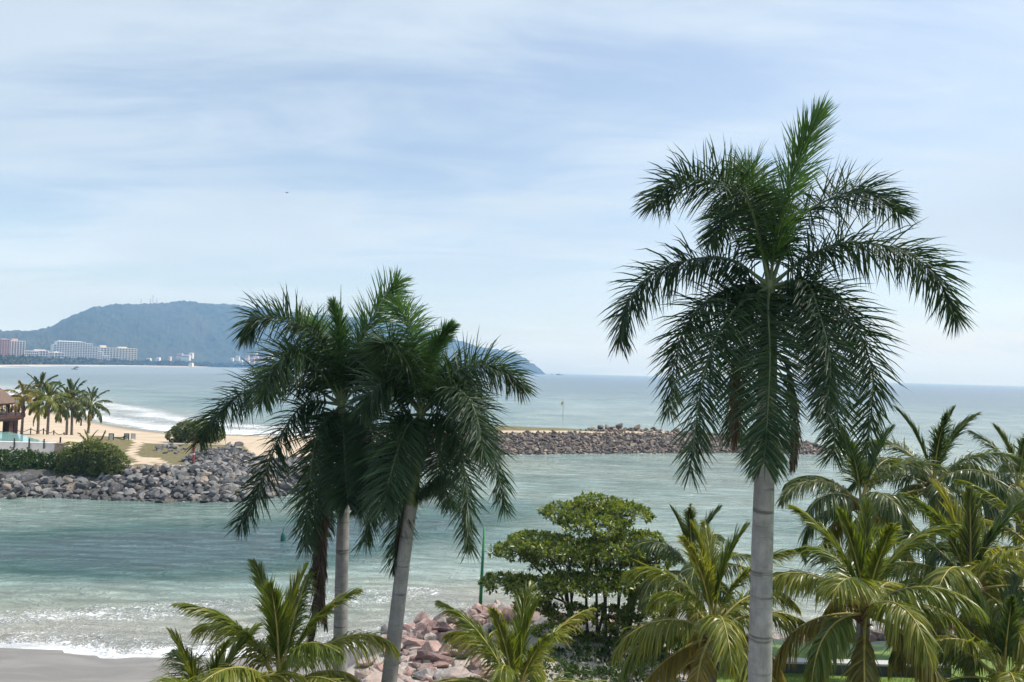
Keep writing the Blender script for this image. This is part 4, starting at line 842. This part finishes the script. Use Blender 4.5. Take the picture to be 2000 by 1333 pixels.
def build_small():
    # flag on breakwater
    p = on_spit(1099, 836); s = p[1]/F; H = 52*s; root = empty('flag_pole', p, 'thin pole with small yellow flag on top of the breakwater', 'flag')
    MB().tube([(0, 0, -.4), (0, 0, H)], [.11, .08], 8).build('pole', M['steel'], root); V = []; F_ = []
    for i in range(9):
        for j in range(6): V.append((-.06-i*.075+.02*j*0, .1*math.sin(i*.9+j*.4), H-.05-j*.17-.035*i-.02*i*j*.15))
    mesh_np('flag', V, grid_faces(6, 9), M['yellow'], root, True)
    m = MB().lathe((0, 0, H), [(.05, 0), (.08, .05), (.02, .12)], 8); m.build('finial', M['steel'], root)
    # green mast at the boulders
    D = 38.5; b = P(936, 1222, D); t = P(946, 1030, D); root = empty('green_mast', (b[0], D, b[2]-.2), 'slim green painted mast rising from the pink boulders beside the round tree', 'mast'); o = np.array([b[0], D, b[2]-.2])
    MB().tube([b-o-np.array([0, 0, .3]), (b+t)/2-o, t-o], [.10, .085, .05], 10).build('pole', M['green'], root, True)
    q = P(942, 1076, D)-o; MB().tube([q, q+np.array([.25, 0, -.04]), q+np.array([.5, 0, .0])], [.02, .018, .015], 5).build('bracket', M['green'], root); q = P(938, 1140, D)-o; MB().lathe(q, [(.1, -.06), (.13, -.05), (.13, .05), (.1, .06)], 10).build('collar', M['green'], root)
    # garden lamp
    D = 29; b = P(955, 1290, D); t = P(957, 1228, D); o = np.array([b[0], D, b[2]-.4]); root = empty('garden_lamp', o, 'short black garden lamp post with dark green hood in front of boulders', 'lamp')
    H = t[2]-o[2]; MB().tube([(0, 0, -.5), (0, 0, H)], .07, 10).build('post', M['black'], root, True); MB().tube([(0, 0, H-.03), (.22, 0, H+.06)], .035, 6).build('arm', M['black'], root); MB().lathe((.28, 0, H), [(.26, -.02), (.27, .05), (.2, .17), (.06, .22), (.02, .23)], 16).build('hood', M['lampgreen'], root, True)
    # buoy
    p = G(553, 1056, 0); root = empty('buoy', p, 'small dark green channel buoy floating in the middle of the channel', 'buoy')
    MB().lathe((0, 0, 0), [(.16, -.3), (.2, -.05), (.2, .28), (.15, .5), (.09, .62), (.05, .68)], 14).build('float', M['teal'], root, True); MB().tube([(0, 0, .66), (.01, 0, .98)], [.045, .02], 6).build('topmark', M['teal'], root)
    # garden wall and strip of lawn
    a = G(1530, 1312, 2.0); b = G(1700, 1306, 2.0); root = empty('garden_wall', (a+b)/2-np.array([0, 0, .1]), 'low dark garden wall with pale coping between lawn and water', 'wall'); L = b[0]-a[0]+6
    MB().box((-L/2, -.15, -.4), (L/2, .15, .38)).build('wall_body', M['stonewall'], root); MB().box((-L/2-.05, -.22, .383), (L/2+.05, .22, .46)).build('coping', M['cap'], root)
    r = np.random.default_rng(1); n = 9000; x = r.uniform(8.5, 17, n); y = r.uniform(26.5, 31.2, n); z = z_near(x, y)[0]; h = r.uniform(.05, .12, n); an = r.uniform(0, 6.28, n); dx = .008*np.cos(an); dy = .008*np.sin(an)
    V = np.stack([np.stack([x-dx, y-dy, z], 1), np.stack([x+dx, y+dy, z], 1), np.stack([x+r.normal(size=n)*.03, y+r.normal(size=n)*.03, z+h], 1)], 1).reshape(-1, 3)
    g = mesh_np('lawn_grass', V, np.arange(3*n).reshape(-1, 3), mat_leaf('grass_blade', [(0, (.07, .15, .02)), (1, (.16, .25, .04))], .2, .5, 0)); tag(g, 'short bright green lawn behind the low garden wall', 'grass', kind='stuff')
    # distant boats, bird
    for (px, py, L, lab) in [((146), 722, 9.0, 'tiny dark boat on the bay, nearer of two'), (150, 718.6, 8.0, 'tiny dark boat on the bay, farther of two')]:
        p = G(px, py, 0.0); root = empty('boat', p, lab, 'boat', 'boats on the bay'); k = L/2
        MB().add([(-k, -.9, .9), (k*.7, -.9, .9), (k, 0, 1.2), (k*.7, .9, .9), (-k, .9, .9), (-k, -.6, -.3), (k*.6, -.6, -.3), (k*.85, 0, -.3), (k*.6, .6, -.3), (-k, .6, -.3)], [(0, 1, 2, 3, 4), (9, 8, 7, 6, 5), (0, 5, 6, 1), (1, 6, 7, 2), (2, 7, 8, 3), (3, 8, 9, 4), (4, 9, 5, 0)]).build('hull', M['black'], root); MB().box((-1.2, -.6, .95), (.8, .6, 2.2)).build('cabin', M['black'], root)
    p = P(560, 377, 130); root = empty('bird', p, 'tiny dark bird gliding high in the left sky', 'bird')
    MB().add([(0, .3, 0), (-.25, .1, .12), (-.7, -.05, .05), (-.25, -.1, .1), (0, -.3, 0), (.25, -.1, .1), (.7, -.05, .05), (.25, .1, .12), (0, 0, -.07), (0, 0, .07)], [(0, 1, 9), (1, 3, 9), (3, 4, 9), (4, 5, 9), (5, 7, 9), (7, 0, 9), (1, 0, 8), (3, 1, 8), (4, 3, 8), (5, 4, 8), (7, 5, 8), (0, 7, 8), (1, 2, 3), (7, 5, 6)]).build('body', M['black'], root)
    # islet at the point
    r = rock_meshes(M['hill'], 2, True, 91); p = G(1090, 729.2, 0); p = P(1090, 729.5, 4300)
    for px, sc in [(1090, 26), (1078, 11), (1098, 12)]:
        q = P(px, 729.5, 4300); o = bpy.data.objects.new('islet', r[0]); C.objects.link(o); o.location = (q[0], 4300, 0); o.scale = (sc*1.6, sc, sc*.9); tag(o, {1090: 'largest rock islet off the tip of the headland', 1078: 'small islet between the headland and the largest islet', 1098: 'small islet on the seaward side of the largest islet'}[px], 'islet', 'islets off the headland')
build_small()

# ------------------------------------------------------------------ far shore: hotels, houses, trees, masts
M['h_white'] = mat_plain('hotel_white', (0.72, 0.7, 0.68), .8, .04, .1, bump=0); M['h_pink'] = mat_plain('hotel_pink', (0.62, 0.36, 0.27), .8, .06, .1, bump=0); M['h_cream'] = mat_plain('hotel_cream', (0.74, 0.66, 0.5), .8, .05, .1, bump=0); M['h_blush'] = mat_plain('hotel_blush', (0.66, 0.5, 0.43), .8, .06, .1, bump=0)
M['h_glass'] = mat_plain('hotel_recess_glass', (0.13, 0.145, 0.16), .25, .2, .1, bump=0); M['h_roof'] = mat_plain('terracotta', (0.4, 0.19, 0.13), .85, .1, .1, bump=0)
def hotel(name, label, px0, px1, ybase, ytop, D, depth, floors, bays, mw, ms, rot=R(42), slabs=True, fins=True, roof=None, cat='hotel', steps=None):
    x0 = P(px0, ybase, D)[0]; x1 = P(px1, ybase, D)[0]; zt = P((px0+px1)/2, ytop, D)[2]; W = (x1-x0)*1.12; c = np.array([(x0+x1)/2, D, 1.0]); H = zt-1.0
    root = empty(name, c, label, cat, rz=rot); segs = steps or [(0, 1, 1.0)]
    for (a, b, hf) in segs:
        xa, xb = -W/2+W*a, -W/2+W*b; Hs = H*hf; nf = max(2, int(round(floors*hf))); fh = Hs/nf; nb = max(1, int(round(bays*(b-a)))); bw = (xb-xa)/nb
        MB().box((xa, 0, -2), (xb, depth, Hs)).build('wall', M[mw], root)
        m = MB()
        for f in range(nf):
            for k in range(nb): m.box((xa+k*bw+bw*.12, -.05, f*fh+fh*.12), (xa+(k+1)*bw-bw*.12, .5, f*fh+fh*.82))
        tag(m.build('windows', M['h_glass'], root), kind='stuff')
        if slabs:
            for f in range(nf+1): MB().box((xa-.3, -2.2, f*fh-.25), (xb+.3, -.06, f*fh+.65 if f < nf else f*fh+.25)).build('balcony', M[ms], root)
        if fins:
            for k in range(nb+1): MB().box((xa+k*bw-.35, -2.6, -1), (xa+k*bw+.35, -.07, Hs+.4)).build('fin', M[ms], root)
        MB().box((xa-.4, -.5, Hs+.003), (xb+.4, depth+.4, Hs+.9)).build('parapet', M[ms], root)
    for (a, b, h, mt) in (roof or []): MB().box((-W/2+W*a, depth*.2, H+.91), (-W/2+W*b, depth*.8, H+h)).build('roof_block', M[mt], root)
    return root
def build_far():
    hotel('hotel_tower', 'salmon pink hotel tower at the left edge of the far shore', -45, 8, 705, 662.5, 1400, 28, 13, 14, 'h_pink', 'h_pink', roof=[(.3, .5, 5, 'h_pink')])
    hotel('hotel_tower', 'blush hotel block with white top beside the salmon pink tower', 5, 41, 706, 666.5, 1440, 26, 12, 9, 'h_blush', 'h_white', slabs=False, roof=[(.1, .25, 4, 'h_white'), (.5, .72, 5, 'h_pink')])
    hotel('low_hotel', 'low white block with narrow bays just right of the blush hotel', 44, 70, 706, 686, 1530, 22, 6, 9, 'h_white', 'h_white', fins=True)
    hotel('low_hotel', 'low hotel with rounded reddish roof left of the white terraces', 69, 90, 706, 685.5, 1590, 22, 6, 5, 'h_blush', 'h_white', slabs=False, roof=[(.05, .85, 2.5, 'h_white')])
    hotel('low_hotel', 'low pinkish hotel wing with small white roof blocks', 90, 103, 706, 689, 1640, 22, 5, 4, 'h_blush', 'h_white', slabs=False, roof=[(.2, .5, 3, 'h_white')])
    hotel('low_hotel', 'low pale hotel with open arches in front of the terraced hotel', 102, 122, 705, 689.5, 1700, 22, 5, 4, 'h_white', 'h_white', roof=[(.3, .6, 3, 'h_white')])
    hotel('terraced_hotel', 'big white balconied hotel stepping down to the right', 115, 203, 708, 669, 1960, 30, 13, 22, 'h_white', 'h_white', steps=[(0, .06, .86), (.061, .55, 1.0), (.551, .68, .94), (.681, .78, .80), (.781, .87, .60), (.871, 1.0, .42)], fins=True, roof=[(.1, .5, 2.2, 'h_white')])
    hotel('cream_hotel', 'cream slab hotel with vertical fins and two rooftop blocks', 202, 260, 708, 680.5, 2180, 26, 9, 12, 'h_cream', 'h_cream', slabs=False, roof=[(.0, .17, 7, 'h_cream'), (.5, .74, 4.5, 'h_cream')])
    r = np.random.default_rng(61)
    homes = [(288, 702, 9, 2450), (307, 701, 8, 2500), (330, 699.5, 5, 2600), (350, 693, 12, 2750), (362, 696, 16, 2740), (372, 692, 8, 2760), (372, 711.5, 7, 2480)] + [(x, y, w, d) for x, y, w, d in [(452, 702, 6, 3050), (463, 698, 8, 3080), (470, 706, 6, 3030), (482, 697, 7, 3100), (484, 707, 5, 3040), (492, 702, 9, 3090), (500, 696, 8, 3130), (508, 703, 8, 3100), (514, 709, 12, 3060), (498, 690, 7, 3180), (520, 699, 9, 3150), (528, 694, 8, 3180), (470, 715, 9, 2960)]]
    homes.sort(); cnt = {}; ORD = ['leftmost', 'second from left', 'third from left', 'fourth from left', 'fifth from left', 'sixth from left', 'middle one', 'eighth from left', 'ninth from left', 'tenth from left', 'third from right', 'second from right', 'rightmost']
    for i, (px, py, w, d) in enumerate(homes):
        s = d/F; top = P(px, py-2.5, d); W = w*s; base = np.array([top[0], d, P(px, py+2.5, d)[2]]); h = top[2]-base[2]
        spot = 'in the white cluster below the hill' if px > 440 else ('on the slope right of the cream hotel' if px < 340 else 'midway along the far shore')
        cnt[spot] = cnt.get(spot, -1) + 1; root = empty('hillside_house', base, ('wide ' if w > 9 else 'small ') + 'pale house, ' + ORD[cnt[spot]] + ' ' + spot, 'house', 'houses ' + spot); m = M[['h_white', 'h_white', 'h_cream', 'h_blush'][r.integers(4)]]
        MB().box((-W/2, 0, -12), (W/2, 14, h*.62)).build('wall', m, root); MB().box((-W*.3, 2, h*.62+.01), (W*.42, 14, h)).build('upper_storey', m, root); MB().box((-W*.34, 1.6, h+.01), (W*.46, 14.4, h+.7)).build('roof', M['h_roof'] if i % 3 == 0 else m, root)
        for k in range(max(2, int(w/3))): x = -W/2+W*(k+.5)/max(2, int(w/3)); MB().box((x-W*.09, -.15, h*.12), (x+W*.09, .3, h*.45)).build('window', M['h_glass'], root)
    # shore trees: one mass
    pos = []; nr = []
    for k in range(5200):
        px = r.uniform(-60, 560); Dm = far_shore_d(px) + 75 + r.uniform(.02, 1)**1.5*np.interp(px, [0, 260, 560], [170, 150, 90]); x = (px-1000)/F*Dm
        hh = 7+9*vnoise(np.array([px*.12]), np.array([Dm*.01]), 6)[0]; pos.append((x + r.normal()*2, Dm, 2 + r.uniform(.1, 1)*hh)); nr.append(unit(np.array([r.normal()*.4, -.5, .8])))
    V, F_ = leaf_cards(np.array(pos), np.array(nr), 5.5, 7, .7, 4, .9, .1); tag(mesh_np('far_shore_trees', V, F_, M['far_leaf']), 'dark belt of trees along the far beach below the hotels', 'trees', kind='stuff')
    # masts on the ridge
    for px, yt, yb, lab in [(275.5, 585, 598, 'leftmost thin radio mast on the hilltop'), (294, 584, 598, 'thin radio mast just left of the tallest mast'), (298.5, 577, 598, 'tallest radio mast on the hilltop'), (306, 584, 598, 'rightmost thin radio mast on the hilltop')]:
        Dm = float(far_shore_d(px))+1500; t = P(px, yt, Dm); b = P(px, yb, Dm); root = empty('radio_mast', b-np.array([0, 0, 6]), lab, 'mast', 'radio masts on the hill'); h = t[2]-b[2]+6; w = 3.0 if yt < 580 else 2.2
        m = MB()
        for sx, sy in ((-1, -1), (1, -1), (0, 1)): m.tube([(sx*w, sy*w, 0), (sx*w*.35, sy*w*.35, h)], .8, 4)
        m.build('lattice', M['steel'], root); MB().tube([(0, 0, h), (0, 0, h+5)], .4, 4).build('antenna', M['steel'], root)
build_far()

# ------------------------------------------------------------------ haze over the bay
def build_haze():
    n = bpy.data.materials.new('sea_haze'); n.use_nodes = True; t = n.node_tree; t.nodes.clear(); out = t.nodes.new('ShaderNodeOutputMaterial'); v = t.nodes.new('ShaderNodeVolumePrincipled')
    v.inputs['Color'].default_value = (0.27, 0.54, 1.0, 1); v.inputs['Density'].default_value = 0.00017; v.inputs['Absorption Color'].default_value = (1, 1, 1, 1); v.inputs['Anisotropy'].default_value = 0.0; scene.cycles.volume_bounces = 1
    t.links.new(v.outputs[0], out.inputs['Volume'])
    o = MB().box((-13400, -1200, -4), (13400, 13400, 420)).build('haze', n); tag(o, kind='stuff'); o['label'] = 'pale blue sea haze over the bay'; o['category'] = 'haze'
build_haze()
